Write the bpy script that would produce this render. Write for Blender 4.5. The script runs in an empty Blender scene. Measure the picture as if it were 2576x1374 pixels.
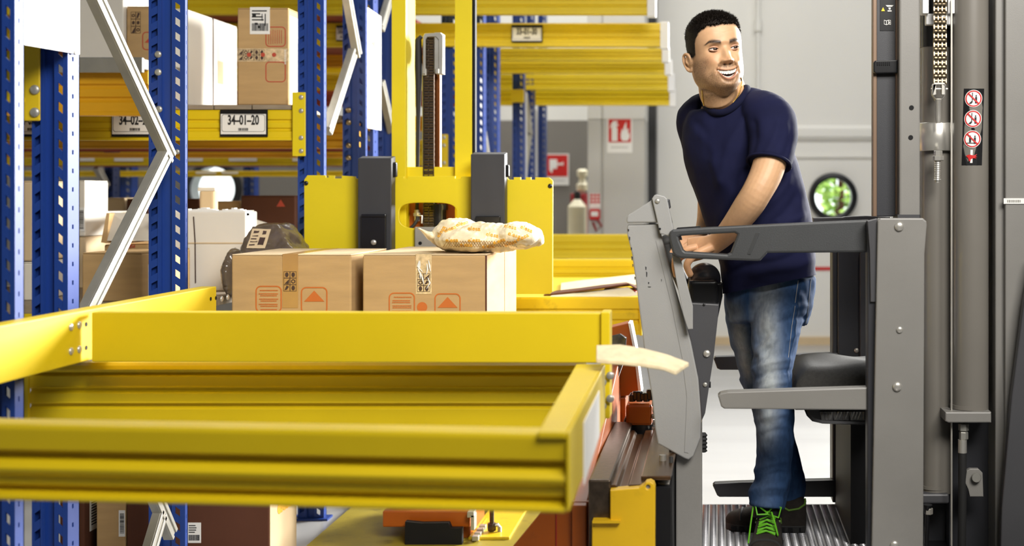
import bpy, bmesh, math, random
import numpy as np
from mathutils import Vector, Matrix
from mathutils.bvhtree import BVHTree
random.seed(7); np.random.seed(7)
SC = bpy.context.scene
COL = SC.collection
# ------------------------------------------------------------------ camera, world, lights
F = 3211.0; CX = 1800.0; HY = 490.0; CAMZ = 1.35      # focal length and principal point for the 2576 x 1374 frame
def W(px, py, Y):
    return Vector(((px - CX) * Y / F, Y, CAMZ + (HY - py) * Y / F))
cam = bpy.data.cameras.new('camera'); camo = bpy.data.objects.new('camera', cam); COL.objects.link(camo)
camo.location = (0, 0, CAMZ); camo.rotation_euler = (math.pi / 2, 0, 0)
cam.sensor_width = 36; cam.sensor_fit = 'HORIZONTAL'; cam.lens = 36 * F / 2576
cam.shift_x = (1288 - CX) / 2576; cam.shift_y = -(687 - HY) / 2576
cam.clip_start = .05; cam.clip_end = 100
cam.dof.use_dof = True; cam.dof.focus_distance = 4.15; cam.dof.aperture_fstop = 2.3
SC.camera = camo
SC.view_settings.view_transform = 'Standard'; SC.view_settings.look = 'None'
SC.view_settings.gamma = 1; SC.view_settings.use_curve_mapping = False
SC.view_settings.exposure = -0.3
wd = bpy.data.worlds.new('world'); SC.world = wd; wd.use_nodes = True
wd.node_tree.nodes['Background'].inputs[0].default_value = (.90, .95, 1, 1)
wd.node_tree.nodes['Background'].inputs[1].default_value = .035
def area(name, loc, target, sx, sy, power, color=(1, 1, 1), spread=180):
    l = bpy.data.lights.new(name, 'AREA'); l.shape = 'RECTANGLE'; l.size = sx; l.size_y = sy
    l.energy = power; l.color = color; l.spread = math.radians(spread)
    o = bpy.data.objects.new(name, l); COL.objects.link(o); o.location = loc
    o.rotation_euler = (Vector(target) - Vector(loc)).to_track_quat('-Z', 'Y').to_euler()
    return o
area('gate_daylight', (4.3, 9.2, 2.8), (-1.0, 4.6, 1.5), 2.6, 2.6, 560, (1, .985, .95), 70)
area('front_fill', (1.4, .6, 3.9), (-.35, 4.0, 1.75), 2.4, 1.6, 112, (1, .96, .90), 85)  # unseen fill light added to brighten the front
area('hall_lamp_rear', (.9, 7.9, 6.2), (.9, 9.4, 0), 5, 2.2, 300, (1, .985, .95))
area('hall_lamp_aisle', (-2.4, 6.6, 5.2), (-2.4, 6.8, 0), 4, 1.4, 8, (1, .95, .86))
# ------------------------------------------------------------------ materials
def mat(name, col, rough=.5, metal=0., var=.06, scale=6., bump=0., bscale=200., spec=.5, coat=0., stretch=None, dirt=None, dirtcol=(.03, .02, .01), attr=None, trans=0.):
    m = bpy.data.materials.new(name); m.use_nodes = True; nt = m.node_tree; b = nt.nodes['Principled BSDF']
    b.inputs['Roughness'].default_value = rough; b.inputs['Metallic'].default_value = metal
    b.inputs['Specular IOR Level'].default_value = spec; b.inputs['Coat Weight'].default_value = coat
    if trans: b.inputs['Transmission Weight'].default_value = trans
    tc = nt.nodes.new('ShaderNodeTexCoord'); mp = nt.nodes.new('ShaderNodeMapping')
    nt.links.new(tc.outputs['Object'], mp.inputs['Vector'])
    if stretch: mp.inputs['Scale'].default_value = stretch
    no = nt.nodes.new('ShaderNodeTexNoise'); no.inputs['Scale'].default_value = scale; no.inputs['Detail'].default_value = 6
    nt.links.new(mp.outputs['Vector'], no.inputs['Vector'])
    mx = nt.nodes.new('ShaderNodeMix'); mx.data_type = 'RGBA'; mx.blend_type = 'MULTIPLY'; mx.inputs[0].default_value = 1.
    cr = nt.nodes.new('ShaderNodeValToRGB')
    cr.color_ramp.elements[0].position = .3; cr.color_ramp.elements[1].position = .7
    cr.color_ramp.elements[0].color = (1 - var,) * 3 + (1,); cr.color_ramp.elements[1].color = (1 + var,) * 3 + (1,)
    nt.links.new(no.outputs['Fac'], cr.inputs['Fac'])
    if attr:
        at = nt.nodes.new('ShaderNodeAttribute'); at.attribute_name = attr
        nt.links.new(at.outputs['Color'], mx.inputs[6])
    else:
        mx.inputs[6].default_value = tuple(col) + (1,)
    nt.links.new(cr.outputs['Color'], mx.inputs[7]); out = mx.outputs[2]
    if dirt:
        n2 = nt.nodes.new('ShaderNodeTexNoise'); n2.inputs['Scale'].default_value = scale * 3; n2.inputs['Detail'].default_value = 8; n2.inputs['Roughness'].default_value = .7
        nt.links.new(mp.outputs['Vector'], n2.inputs['Vector'])
        r2 = nt.nodes.new('ShaderNodeValToRGB'); r2.color_ramp.elements[0].position = .62 - dirt * .2; r2.color_ramp.elements[1].position = .72 - dirt * .1
        r2.color_ramp.elements[0].color = (0, 0, 0, 1); r2.color_ramp.elements[1].color = (1, 1, 1, 1)
        nt.links.new(n2.outputs['Fac'], r2.inputs['Fac'])
        m3 = nt.nodes.new('ShaderNodeMix'); m3.data_type = 'RGBA'
        sc = nt.nodes.new('ShaderNodeMath'); sc.operation = 'MULTIPLY'; sc.inputs[1].default_value = min(1, dirt)
        nt.links.new(r2.outputs['Color'], sc.inputs[0]); nt.links.new(sc.outputs[0], m3.inputs[0])
        nt.links.new(out, m3.inputs[6]); m3.inputs[7].default_value = tuple(dirtcol) + (1,); out = m3.outputs[2]
    nt.links.new(out, b.inputs['Base Color'])
    if bump:
        n3 = nt.nodes.new('ShaderNodeTexNoise'); n3.inputs['Scale'].default_value = bscale; n3.inputs['Detail'].default_value = 3
        nt.links.new(mp.outputs['Vector'], n3.inputs['Vector'])
        bp = nt.nodes.new('ShaderNodeBump'); bp.inputs['Strength'].default_value = bump; bp.inputs['Distance'].default_value = .002
        nt.links.new(n3.outputs['Fac'], bp.inputs['Height']); nt.links.new(bp.outputs['Normal'], b.inputs['Normal'])
    return m
M = {}
M['yellow'] = mat('yellow paint', (.68, .495, .005), .45, var=.05, scale=3, bump=.05, bscale=300)
M['yellow_lift'] = mat('lift yellow paint', (.67, .53, .006), .45, var=.04, scale=4, bump=.06, bscale=250)
M['yellow_worn'] = mat('worn yellow paint', (.64, .45, .010), .42, var=.08, scale=5, dirt=.25)
M['yellow_box'] = mat('yellow truck paint', (.70, .43, .010), .36, var=.06, scale=6, dirt=.12)
M['orange'] = mat('orange paint', (.34, .075, .004), .38, var=.08, scale=4, dirt=.15)
M['beam_shade_amber'] = mat('amber beam shade tone', (.72, .36, .010), .42, var=.06, scale=3)  # shade on yellow beams painted in as an amber colour
M['deck_shade_red'] = mat('red shade decking', (.24, .035, .012), .6, var=.12, scale=5)  # shade under the shelves painted in as a red-brown colour
M['blue'] = mat('blue paint', (.010, .042, .23), .42, var=.06, scale=3)
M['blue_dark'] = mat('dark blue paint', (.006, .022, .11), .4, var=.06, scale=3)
M['galv'] = mat('galvanised steel', (.42, .41, .37), .42, .6, var=.10, scale=14)
M['galv_dull'] = mat('dull galvanised steel', (.40, .38, .34), .45, .6, var=.10, scale=14)
M['steel'] = mat('bright steel', (.60, .58, .53), .34, .7, var=.06, scale=20)
M['brass_steel'] = mat('oiled chain steel', (.28, .22, .14), .3, 1., var=.15, scale=60)
M['oily'] = mat('oily dark chain steel', (.10, .075, .055), .35, .8, var=.25, scale=60)
M['rod'] = mat('amber piston rod', (.20, .065, .02), .2, .8, var=.05)
M['panel_white'] = mat('white sign sheet', (.80, .80, .80), .5, var=.02)
M['truck'] = mat('grey truck paint', (.21, .203, .188), .42, var=.05, scale=5, bump=.10, bscale=420, dirt=.06, dirtcol=(.10, .09, .08))
M['truck_shield'] = mat('scuffed grey truck paint', (.29, .29, .285), .5, var=.05, scale=5, bump=.12, bscale=420, dirt=.05, dirtcol=(.08, .08, .08))
M['truck_dark'] = mat('charcoal truck paint', (.026, .027, .032), .45, var=.06, scale=6, bump=.15, bscale=500)
M['truck_mid'] = mat('slate truck paint', (.06, .06, .065), .4, var=.05, scale=6, bump=.08, bscale=420)
M['plastic'] = mat('charcoal moulded plastic', (.036, .038, .040), .5, var=.06, scale=8, bump=.25, bscale=700)
M['black'] = mat('black plastic', (.008, .008, .009), .28, var=.1, scale=8)
M['black_matt'] = mat('matt black', (.007, .007, .008), .6, var=.1, scale=8, spec=.2)
M['rubber'] = mat('black rubber', (.012, .012, .012), .7)
M['fork'] = mat('charcoal fork steel', (.032, .033, .038), .5, var=.10, scale=12, stretch=(1, 1, .3), bump=.1, bscale=120)
M['cylinder'] = mat('grey mast cylinder paint', (.17, .158, .138), .34, var=.04, scale=5, coat=.2)
M['tanedge'] = mat('rolled mast edge', (.20, .13, .085), .4, .3)
M['card'] = mat('brown cardboard', (.46, .30, .138), .75, var=.09, scale=5, stretch=(1, 1, 6), bump=.12, bscale=90, spec=.2)
M['card_light'] = mat('pale cardboard', (.62, .48, .30), .75, var=.05, scale=4, spec=.2)
M['card_white'] = mat('white cardboard', (.72, .68, .60), .7, var=.04, scale=4, spec=.2)
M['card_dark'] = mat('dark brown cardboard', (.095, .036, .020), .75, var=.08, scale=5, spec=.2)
M['card_edge'] = mat('torn cardboard edge', (.76, .64, .42), .85, var=.12, scale=40, bump=.4, bscale=120, spec=.1)
M['tape'] = mat('brown packing tape', (.42, .24, .085), .25, var=.06, scale=10, spec=.6)
M['cleartape'] = mat('crinkled clear tape', (.62, .47, .28), .18, var=.3, scale=60, bump=.6, bscale=90, spec=.8)
M['ink_orange'] = mat('orange print', (.50, .13, .018), .7, var=.05)
M['ink_red'] = mat('red print', (.45, .06, .03), .7, var=.05)
M['ink_brown'] = mat('dark print', (.055, .028, .02), .6)
M['ink'] = mat('black print', (.010, .010, .011), .6)
M['paper'] = mat('white paper', (.78, .77, .74), .6, var=.02)
M['board'] = mat('grey shelf board', (.26, .21, .15), .7, var=.2, scale=8, stretch=(1, 8, 8))
M['wrap'] = mat('grey parcel wrap', (.115, .085, .058), .22, var=.25, scale=18, bump=.5, bscale=40, spec=.7)
M['bag'] = mat('cream woven bag', (.80, .68, .46), .35, var=.06, scale=30, bump=.4, bscale=140, spec=.5)
M['bagprint'] = mat('orange bag print', (.80, .40, .03), .5)
M['wall'] = mat('white wall paint', (.76, .75, .71), .85, var=.012, scale=1.2)
M['wall_grey'] = mat('grey wall paint', (.20, .185, .165), .8, var=.03, scale=1.5)
M['pillar_grey'] = mat('pale grey pillar paint', (.50, .49, .46), .8, var=.03, scale=1.5)
M['floor'] = mat('pale polished floor', (.40, .40, .40), .25, var=.06, scale=1.4, stretch=(.25, 2.4, 1))
M['floor_wet'] = M['floor']
M['red'] = mat('red sign plate', (.55, .012, .012), .45)
M['red_dark'] = mat('red enamel', (.30, .008, .012), .4)
M['frame_black'] = mat('black window gasket', (.006, .007, .009), .4)
M['glass_edge'] = None
M['tread'] = mat('ribbed platform plate', (.42, .42, .44), .34, .8, var=.10, scale=10)
M['seat'] = mat('black seat fabric', (.022, .021, .019), .9, var=.25, scale=120, bump=.8, bscale=500)
M['film'] = mat('clear plastic film', (.10, .10, .10), .12, var=.4, scale=30, bump=.9, bscale=30, spec=.9)
M['cream'] = mat('cream enamel', (.66, .60, .42), .4)
M['yellow_warn'] = mat('yellow warning ink', (.80, .55, .01), .5)
M['rail_brown'] = mat('worn brown steel', (.085, .045, .020), .25, .5, var=.2, scale=12, stretch=(3,.5,1), dirt=.2)
M['gold'] = mat('gold', (.83, .58, .16), .25, 1.)
M['floor_tone_yellow'] = mat('scuffed yellow-lit floor tone', (.26, .20, .015), .5, var=.2, scale=5, dirt=.4)  # yellow reflected light and shade put into the floor colour
# ------------------------------------------------------------------ mesh helper
class MB:
    def __init__(s): s.v = []; s.f = []
    def add(s, vs, fs):
        n = len(s.v); s.v += [tuple(v) for v in vs]; s.f += [tuple(i + n for i in f) for f in fs]; return s
    def box(s, x0, x1, y0, y1, z0, z1):
        vs = [(x, y, z) for x in (x0, x1) for y in (y0, y1) for z in (z0, z1)]
        return s.add(vs, [(0, 1, 3, 2), (4, 6, 7, 5), (0, 4, 5, 1), (2, 3, 7, 6), (0, 2, 6, 4), (1, 5, 7, 3)])
    def pbox(s, x0, y0, x1, y1, Y, d):          # front face seen as that rectangle at depth Y, d deep
        a = W(x0, y0, Y); b = W(x1, y1, Y)
        return s.box(a.x, b.x, Y, Y + d, b.z, a.z)
    def prism(s, pts, vec):                      # planar polygon pts extruded by vec
        n = len(pts); vec = Vector(vec); p = [Vector(q) for q in pts]; q = [a + vec for a in p]
        nrm = Vector((0, 0, 0))
        for i in range(n): nrm += p[i].cross(p[(i + 1) % n])
        fs = [tuple(range(n)), tuple(range(2 * n - 1, n - 1, -1))] + [((i + 1) % n, i, i + n, (i + 1) % n + n) for i in range(n)]
        if nrm.dot(vec) > 0: fs = [tuple(reversed(f)) for f in fs]
        return s.add(p + q, fs)
    def beam(s, p0, p1, w, h, up=(0, 0, 1)):     # rectangular bar between two points
        p0 = Vector(p0); p1 = Vector(p1); t = (p1 - p0).normalized(); u = Vector(up); a = t.cross(u).normalized(); b = a.cross(t)
        c = [a * (w / 2) + b * (h / 2), a * (-w / 2) + b * (h / 2), a * (-w / 2) - b * (h / 2), a * (w / 2) - b * (h / 2)]
        return s.prism([p0 + k for k in c], p1 - p0)
    def cyl(s, p0, p1, r0, r1=None, n=16):
        return s.tube([p0, p1], [r0, r0 if r1 is None else r1], n)
    def tube(s, pts, r, n=10, closed=False, flat=None):
        pts = [Vector(p) for p in pts]; m = len(pts)
        if not isinstance(r, (list, tuple)): r = [r] * m
        vs = []; fs = []; ref = None
        for i, p in enumerate(pts):
            if closed: t = pts[(i + 1) % m] - pts[i - 1]
            else: t = pts[min(i + 1, m - 1)] - pts[max(i - 1, 0)]
            t.normalize()
            if ref is None: ref = Vector((0, 0, 1)) if abs(t.z) < .9 else Vector((1, 0, 0))
            a = ref - t * ref.dot(t)
            if a.length < 1e-6: a = t.orthogonal()
            a.normalize(); ref = a; b = t.cross(a)
            for k in range(n):
                th = 2 * math.pi * k / n
                ca = math.cos(th); sb = math.sin(th)
                if flat: ca *= flat[0]; sb *= flat[1]
                vs.append(p + a * (r[i] * ca) + b * (r[i] * sb))
        for i in range(m if closed else m - 1):
            j = (i + 1) % m
            for k in range(n):
                l = (k + 1) % n
                fs.append((i * n + k, i * n + l, j * n + l, j * n + k))
        if not closed:
            fs.append(tuple(range(n - 1, -1, -1))); fs.append(tuple((m - 1) * n + k for k in range(n)))
        return s.add(vs, fs)
    def lathe(s, prof, c, axis=(0, -1, 0), n=20, open_=False):  # prof: (r, along axis) from centre c
        ax = Vector(axis).normalized(); a = ax.orthogonal().normalized(); b = ax.cross(a); c = Vector(c)
        vs = []; m = len(prof)
        for r, h in prof:
            for k in range(n):
                th = 2 * math.pi * k / n; vs.append(c + ax * h + a * (r * math.cos(th)) + b * (r * math.sin(th)))
        fs = [(i * n + k, i * n + (k + 1) % n, (i + 1) * n + (k + 1) % n, (i + 1) * n + k) for i in range(m - 1) for k in range(n)]
        if open_: fs += [((m - 1) * n + k, (m - 1) * n + (k + 1) % n, (k + 1) % n, k) for k in range(n)]
        else: fs.append(tuple(range(n - 1, -1, -1))); fs.append(tuple((m - 1) * n + k for k in range(n)))
        return s.add(vs, fs)
    def ball(s, c, rx, ry=None, rz=None, n=14, m=9):
        ry = ry or rx; rz = rz or rx; c = Vector(c); vs = []
        for i in range(m + 1):
            ph = math.pi * i / m
            for k in range(n):
                th = 2 * math.pi * k / n
                vs.append(c + Vector((rx * math.sin(ph) * math.cos(th), ry * math.sin(ph) * math.sin(th), -rz * math.cos(ph))))
        fs = [(i * n + k, i * n + (k + 1) % n, (i + 1) * n + (k + 1) % n, (i + 1) * n + k) for i in range(m) for k in range(n)]
        return s.add(vs, fs)
    def dome(s, c, r, h=None, axis=(0, -1, 0), n=14):
        h = h or r * .55
        return s.lathe([(r, 0), (r, h * .25)] + [(r * math.cos(t), h * .25 + h * .75 * math.sin(t)) for t in (.4, .8, 1.15, 1.45)], c, axis, n)
    def hexnut(s, c, r, h, axis=(0, -1, 0)):
        return s.lathe([(r * .9, 0), (r, h * .1), (r, h * .9), (r * .85, h)], c, axis, 6)
    def plate(s, outer, Y, d, holes=(), world=False, bev=0.):   # polygon (pixels at depth Y, or world x,z) with holes, d thick
        cu = bpy.data.curves.new('t', 'CURVE'); cu.dimensions = '2D'; cu.fill_mode = 'BOTH'
        cu.extrude = max(1e-4, d / 2 - bev); cu.bevel_depth = bev; cu.bevel_resolution = 1
        if bev: cu.offset = -bev
        for lp in [outer] + list(holes):
            sp = cu.splines.new('POLY'); sp.points.add(len(lp) - 1); sp.use_cyclic_u = True
            for i, q in enumerate(lp):
                if world: x, z = q
                else:
                    w = W(q[0], q[1], Y); x, z = w.x, w.z
                sp.points[i].co = (x, z, 0, 1)
        o = bpy.data.objects.new('t', cu); COL.objects.link(o)
        dg = bpy.context.evaluated_depsgraph_get(); me = bpy.data.meshes.new_from_object(o.evaluated_get(dg))
        s.add([(v.co.x, Y + d / 2 - v.co.z, v.co.y) for v in me.vertices], [tuple(p.vertices) for p in me.polygons])
        bpy.data.objects.remove(o); bpy.data.curves.remove(cu); bpy.data.meshes.remove(me)
        return s
    def text(s, body, c, h, Y, d=.0012, sx=1., rot=0., bold=0., axis='front', align='CENTER'):   # lettering centred at world (x,z), cap height h, on plane y=Y
        cu = bpy.data.curves.new('t', 'FONT'); cu.body = body; cu.align_x = align; cu.align_y = 'CENTER'; cu.size = h / .70
        cu.extrude = d / 2; cu.offset = bold; cu.resolution_u = 3
        o = bpy.data.objects.new('t', cu); COL.objects.link(o)
        dg = bpy.context.evaluated_depsgraph_get(); me = bpy.data.meshes.new_from_object(o.evaluated_get(dg))
        cr, sr = math.cos(rot), math.sin(rot); vs = []
        for v in me.vertices:
            x, z = v.co.x * sx, v.co.y
            vs.append((c[0] + x * cr - z * sr, Y - v.co.z, c[1] + x * sr + z * cr))
        s.add(vs, [tuple(p.vertices) for p in me.polygons])
        bpy.data.objects.remove(o); bpy.data.curves.remove(cu); bpy.data.meshes.remove(me)
        return s
    def xform(s, m):
        s.v = [tuple(m @ Vector(v)) for v in s.v]; return s
    def mesh(s, name):
        me = bpy.data.meshes.new(name); me.from_pydata(s.v, [], s.f); me.update(); return me
def rrect(x0, z0, x1, z1, r, k=5):
    pts = []
    for cx, cz, a0 in ((x1 - r, z1 - r, 0), (x0 + r, z1 - r, 90), (x0 + r, z0 + r, 180), (x1 - r, z0 + r, 270)):
        for i in range(k + 1):
            a = math.radians(a0 + 90 * i / k); pts.append((cx + r * math.cos(a), cz + r * math.sin(a)))
    return pts
def circ(x, z, r, n=20):
    return [(x + r * math.cos(2 * math.pi * i / n), z + r * math.sin(2 * math.pi * i / n)) for i in range(n)]
def setp(o, label=None, cat=None, group=None, kind=None):
    if label: o['label'] = label
    if cat: o['category'] = cat
    if group: o['group'] = group
    if kind: o['kind'] = kind
    return o
def link(name, me, material, parent=None, smooth=False, bevel=0., seg=2, sm_angle=None):
    o = bpy.data.objects.new(name, me); COL.objects.link(o)
    if material is not None: me.materials.append(material)
    if parent is not None:
        o.parent = parent
        if parent.type == 'EMPTY': o.matrix_parent_inverse = Matrix.Translation(-parent.location)
    if smooth:
        me.polygons.foreach_set('use_smooth', [True] * len(me.polygons))
        try: me.set_sharp_from_angle(angle=math.radians(sm_angle or 38))
        except Exception: pass
    if bevel:
        b = o.modifiers.new('bevel', 'BEVEL'); b.width = bevel; b.segments = seg; b.limit_method = 'ANGLE'; b.angle_limit = math.radians(40)
    return o
def part(name, mb, material, parent=None, **k):
    me = mb.mesh(name) if isinstance(mb, MB) else mb
    return link(name, me, M[material] if isinstance(material, str) else material, parent, **k)
def thing(name, label, cat, loc, group=None):
    o = bpy.data.objects.new(name, None); COL.objects.link(o); o.location = loc; o.empty_display_size = .05
    return setp(o, label, cat, group)
def struct(name, mb, material, **k):
    o = part(name, mb, material, **k); o['kind'] = 'structure'; return o
def bolt(parent, p, r, material='steel', axis=(0, -1, 0), name='bolt', hexa=False):
    m = MB()
    if hexa: m.hexnut(p, r, r * .7, axis)
    else: m.dome(p, r, r * .6, axis)
    return part(name, m, material, parent, smooth=True)
# ------------------------------------------------------------------ room shell
WY = 11.5
struct('floor', MB().box(-9, 5.5, -4.5, 13.2, -.12, 0), 'floor')
def wall_window(x, z, r):
    """a round porthole: hole is cut in the wall, ring and pane set in it"""
    return (x, z, r)
pc = W(2095, 496, WY); PR = 52 * WY / F
pl = W(547, 476, WY)
holes = [(pc.x, pc.z, PR), (pl.x - .02, pl.z, .225)]
xr0 = W(1648, 0, WY).x
# right wall with porthole
mb = MB().plate([(xr0, 0), (5.5, 0), (5.5, 7), (xr0, 7)], WY, .18, [circ(pc.x, pc.z, PR, 40)], world=True)
struct('wall_back_right', mb, 'wall')
# far left wall: grey dado below, cream above, a porthole too
xl1 = W(1475, 0, WY + .9).x
WL = WY + .9
zs = W(0, 303, WL).z
pl = W(540, 476, WL)
struct('wall_back_left', MB().plate([(-9, 0), (xr0 + .1, 0), (xr0 + .1, zs), (-9, zs)], WL, .15, [circ(pl.x, pl.z, .235, 40)], world=True), 'wall_grey')
struct('wall_back_upper', MB().box(-9, xr0 + .1, WL, WL + .15, zs, 7), 'wall')
struct('wall_left', MB().box(-9.2, -9, -4.5, 13.4, 0, 7), 'wall')
# the pillar between them
PY = 10.4
a = W(1478, 0, PY).x; b = W(1622, 0, PY).x; zz = W(0, 300, PY).z; sx = W(1514, 0, PY).x
struct('trim_1', MB().box(a, sx - .008, PY, PY + .5, 0, zz).box(sx + .008, b, PY, PY + .5, 0, zz).box(sx - .01, sx + .01, PY + .02, PY + .5, 0, zz), 'pillar_grey', bevel=.006)
struct('trim_2', MB().box(a, sx - .008, PY - .004, PY + .5, zz, 7).box(sx + .008, b, PY - .004, PY + .5, zz, 7).box(sx - .01, sx + .01, PY + .02, PY + .5, zz, 7), 'wall', bevel=.006)
struct('gap_shade_strip', MB().box(W(1622, 0, 11.2).x, W(1650, 0, 11.2).x, 11.2, 11.5, 0, 7), 'frame_black')  # black strip stands in for the shade in the gap beside the pillar
# wall panel joints: vertical pipe and horizontal ledge on right wall
x = W(1907, 0, WY).x
struct('trim_4', MB().tube([(x, WY - .03, 0), (x, WY - .03, 7)], .022, 12).box(x - .05, x + .05, WY - .012, WY, 1.9, 7), 'wall', smooth=True)
m = MB()
z = W(0, 50, WY - .04).z
m.cyl((x, WY - .03, z - .10), (x, WY - .03, z + .0), .034)
struct('trim_5', m, 'wall', smooth=True)
z = W(0, 352, WY).z
struct('trim_6', MB().prism([(x + .2, WY, z + .13), (x + .2, WY - .035, z + .10), (x + .2, WY - .035, z + .03), (x + .2, WY - .018, z), (x + .2, WY, z)], (4.6, 0, 0)), 'wall')
struct('trim_7', MB().box(x + .2, 5.5, WY - .016, WY, z - .16, z - .135), 'wall')
struct('baseboard_back', MB().box(xr0, 5.5, WY - .03, WY, 0, .07), 'card_light')
zr = W(0, 676, WY).z
struct('trim_8', MB().box(W(1950, 0, WY).x, 5.5, WY - .006, WY, zr - .016, zr + .016), 'red')
# portholes
def porthole(name, x, y, z, r, ):
    t = struct(name, MB().lathe([(r - .022, .02), (r - .022, .055), (r, .07), (r + .03, .06), (r + .035, .0), (r + .02, -.18), (r - .01, -.18)], (x, y, z), (0, -1, 0), 40, True), 'frame_black', smooth=True)
    return t
def glass():
    m = bpy.data.materials.new('window glass'); m.use_nodes = True
    b = m.node_tree.nodes['Principled BSDF']; b.inputs['Base Color'].default_value = (.93, .97, .96, 1)
    b.inputs['Roughness'].default_value = .02; b.inputs['Transmission Weight'].default_value = 1.; b.inputs['IOR'].default_value = 1.02
    b.inputs['Specular IOR Level'].default_value = .4
    return m
M['glass'] = glass()
def outside_mat():     # sunlit garden seen outside: leaves, a white trunk and the sky, lit by daylight
    m = bpy.data.materials.new('sunlit foliage'); m.use_nodes = True; nt = m.node_tree; b = nt.nodes['Principled BSDF']
    n = nt.nodes.new('ShaderNodeTexNoise'); n.inputs['Scale'].default_value = 5
    r = nt.nodes.new('ShaderNodeValToRGB'); e = r.color_ramp.elements
    e[0].position = .35; e[0].color = (.10, .22, .02, 1); e[1].position = .62; e[1].color = (.50, .70, .15, 1)
    tc = nt.nodes.new('ShaderNodeTexCoord'); nt.links.new(tc.outputs['Object'], n.inputs['Vector'])
    nt.links.new(n.outputs['Fac'], r.inputs['Fac']); nt.links.new(r.outputs['Color'], b.inputs['Base Color']); b.inputs['Roughness'].default_value = .7
    return m
M['foliage'] = outside_mat()
M['render_white'] = mat('sunlit white render', (.9, .92, .95), .8)
area('garden_daylight', (1.0, 13.0, 6.5), (.6, 15.5, 1.2), 8, 3, 1500, (1, 1, .97))
area('garden_daylight_left', (-5.0, 13.2, 6.5), (-5, 15.5, 1.4), 6, 3, 1300, (1, 1, .97))
for i, (x, y, z, r) in enumerate([(pc.x, WY, pc.z, PR), (pl.x, WL, pl.z, .235)]):
    t = porthole('window_%d' % (i + 1), x, y, z, r)
    part('pane', MB().lathe([(r - .012, .0), (r - .012, .006)], (x, y + .02, z), (0, -1, 0), 40), 'glass', t)
# garden outside the portholes: shrubs and a white outbuilding
def bush(label, x, y, r, h, group=None):
    m = MB(); rnd = random.Random(int(x * 100))
    for k in range(420):
        u, v = rnd.uniform(-1, 1), rnd.uniform(0, 2 * math.pi); q = math.sqrt(1 - u * u) * rnd.uniform(.6, 1)
        c = Vector((x + r * q * math.cos(v), y + r * q * math.sin(v), h * .5 + h * .5 * u * rnd.uniform(.7, 1)))
        d = Vector((rnd.uniform(-1, 1), rnd.uniform(-1, 1), rnd.uniform(-.6, 1))).normalized(); e = d.orthogonal().normalized()
        s = .07
        m.add([c - d * s, c + e * s * .45, c + d * s, c - e * s * .45], [(0, 1, 2, 3)])
    t = thing('shrub', label, 'shrub', (x, y, 0))
    part('foliage', m, 'foliage', t)['kind'] = 'stuff'
    s = MB()
    for k in range(5): s.tube([(x, y, -.1), (x + rnd.uniform(-.5, .5) * r, y + rnd.uniform(-.3, .3) * r, h * .8)], [.03, .01], 6)
    part('stem', s, 'card_dark', t)
struct('ground', MB().box(-9, 5.5, 13.2, 20, -.12, -.02), 'render_white')
bush('sunlit green shrub seen through left half of the round window', 1.00, 14.2, .32, 2.4)
bush('sunlit green shrub seen through middle of the round window', 1.42, 14.6, .16, 2.5)
bush('sunlit green shrub outside the far left round window', -5.05, 14.8, .3, 2.0)
struct('wall_outbuilding', MB().box(-8, 5, 16.5, 16.8, -.02, 4.5), 'render_white')
# ------------------------------------------------------------------ fire signs and extinguishers on the pillar
def flat_sign(label, px0, py0, px1, py1, Y, pic):
    a = W(px0, py0, Y); b = W(px1, py1, Y)
    w = b.x - a.x; cx = (a.x + b.x) / 2
    t = thing('fire_sign', label, 'sign', (cx, Y, b.z))
    part('backing', MB().box(a.x - .012, b.x + .012, Y - .002, Y + .006, b.z - .085, a.z + .012), 'paper', t)
    part('plate', MB().box(a.x, b.x, Y - .004, Y - .002, b.z, a.z), 'red', t)
    m = MB(); h = a.z - b.z
    def P(u, v): return (a.x + u * w, b.z + v * h)
    if pic == 'ext':
        m.plate([P(*q) for q in [(.14, .05), (.40, .05), (.40, .58), (.34, .68), (.44, .72), (.44, .78), (.34, .80), (.42, .92), (.2, .92), (.12, .8), (.06, .6), (.10, .6), (.18, .74), (.14, .58)]], Y - .0055, .0015, world=True)
        part('flame_pictogram', m, 'paper', t); m = MB()
        m.plate([P(*q) for q in [(.62, .06), (.86, .06), (.95, .22), (.94, .42), (.88, .36), (.90, .62), (.80, .52), (.80, .90), (.70, .70), (.66, .48), (.60, .6), (.55, .34), (.55, .18)]], Y - .0055, .0015, world=True)
    else:
        m.plate([P(*q) for q in [(.14, .30), (.14, .80), (.50, .80), (.50, .62), (.72, .62), (.80, .70), (.80, .50), (.72, .54), (.50, .52), (.50, .36), (.30, .36), (.26, .14)]], Y - .0055, .0015, world=True)
    part('pictogram', m, 'paper', t)
    m = MB()
    for k in range(10): m.box(a.x + w * (.12 + .076 * k), a.x + w * (.17 + .076 * k), Y - .003, Y - .0015, b.z - .045, b.z - .038)
    part('small_print', m, 'truck', t)
flat_sign('red and white fire extinguisher sign on pale grey pillar', 1531, 300, 1587, 358, PY, 'ext')
flat_sign('red fire hose sign on dark grey wall left of pillar', 1375, 390, 1428, 444, WL - .01, 'hose')
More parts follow.
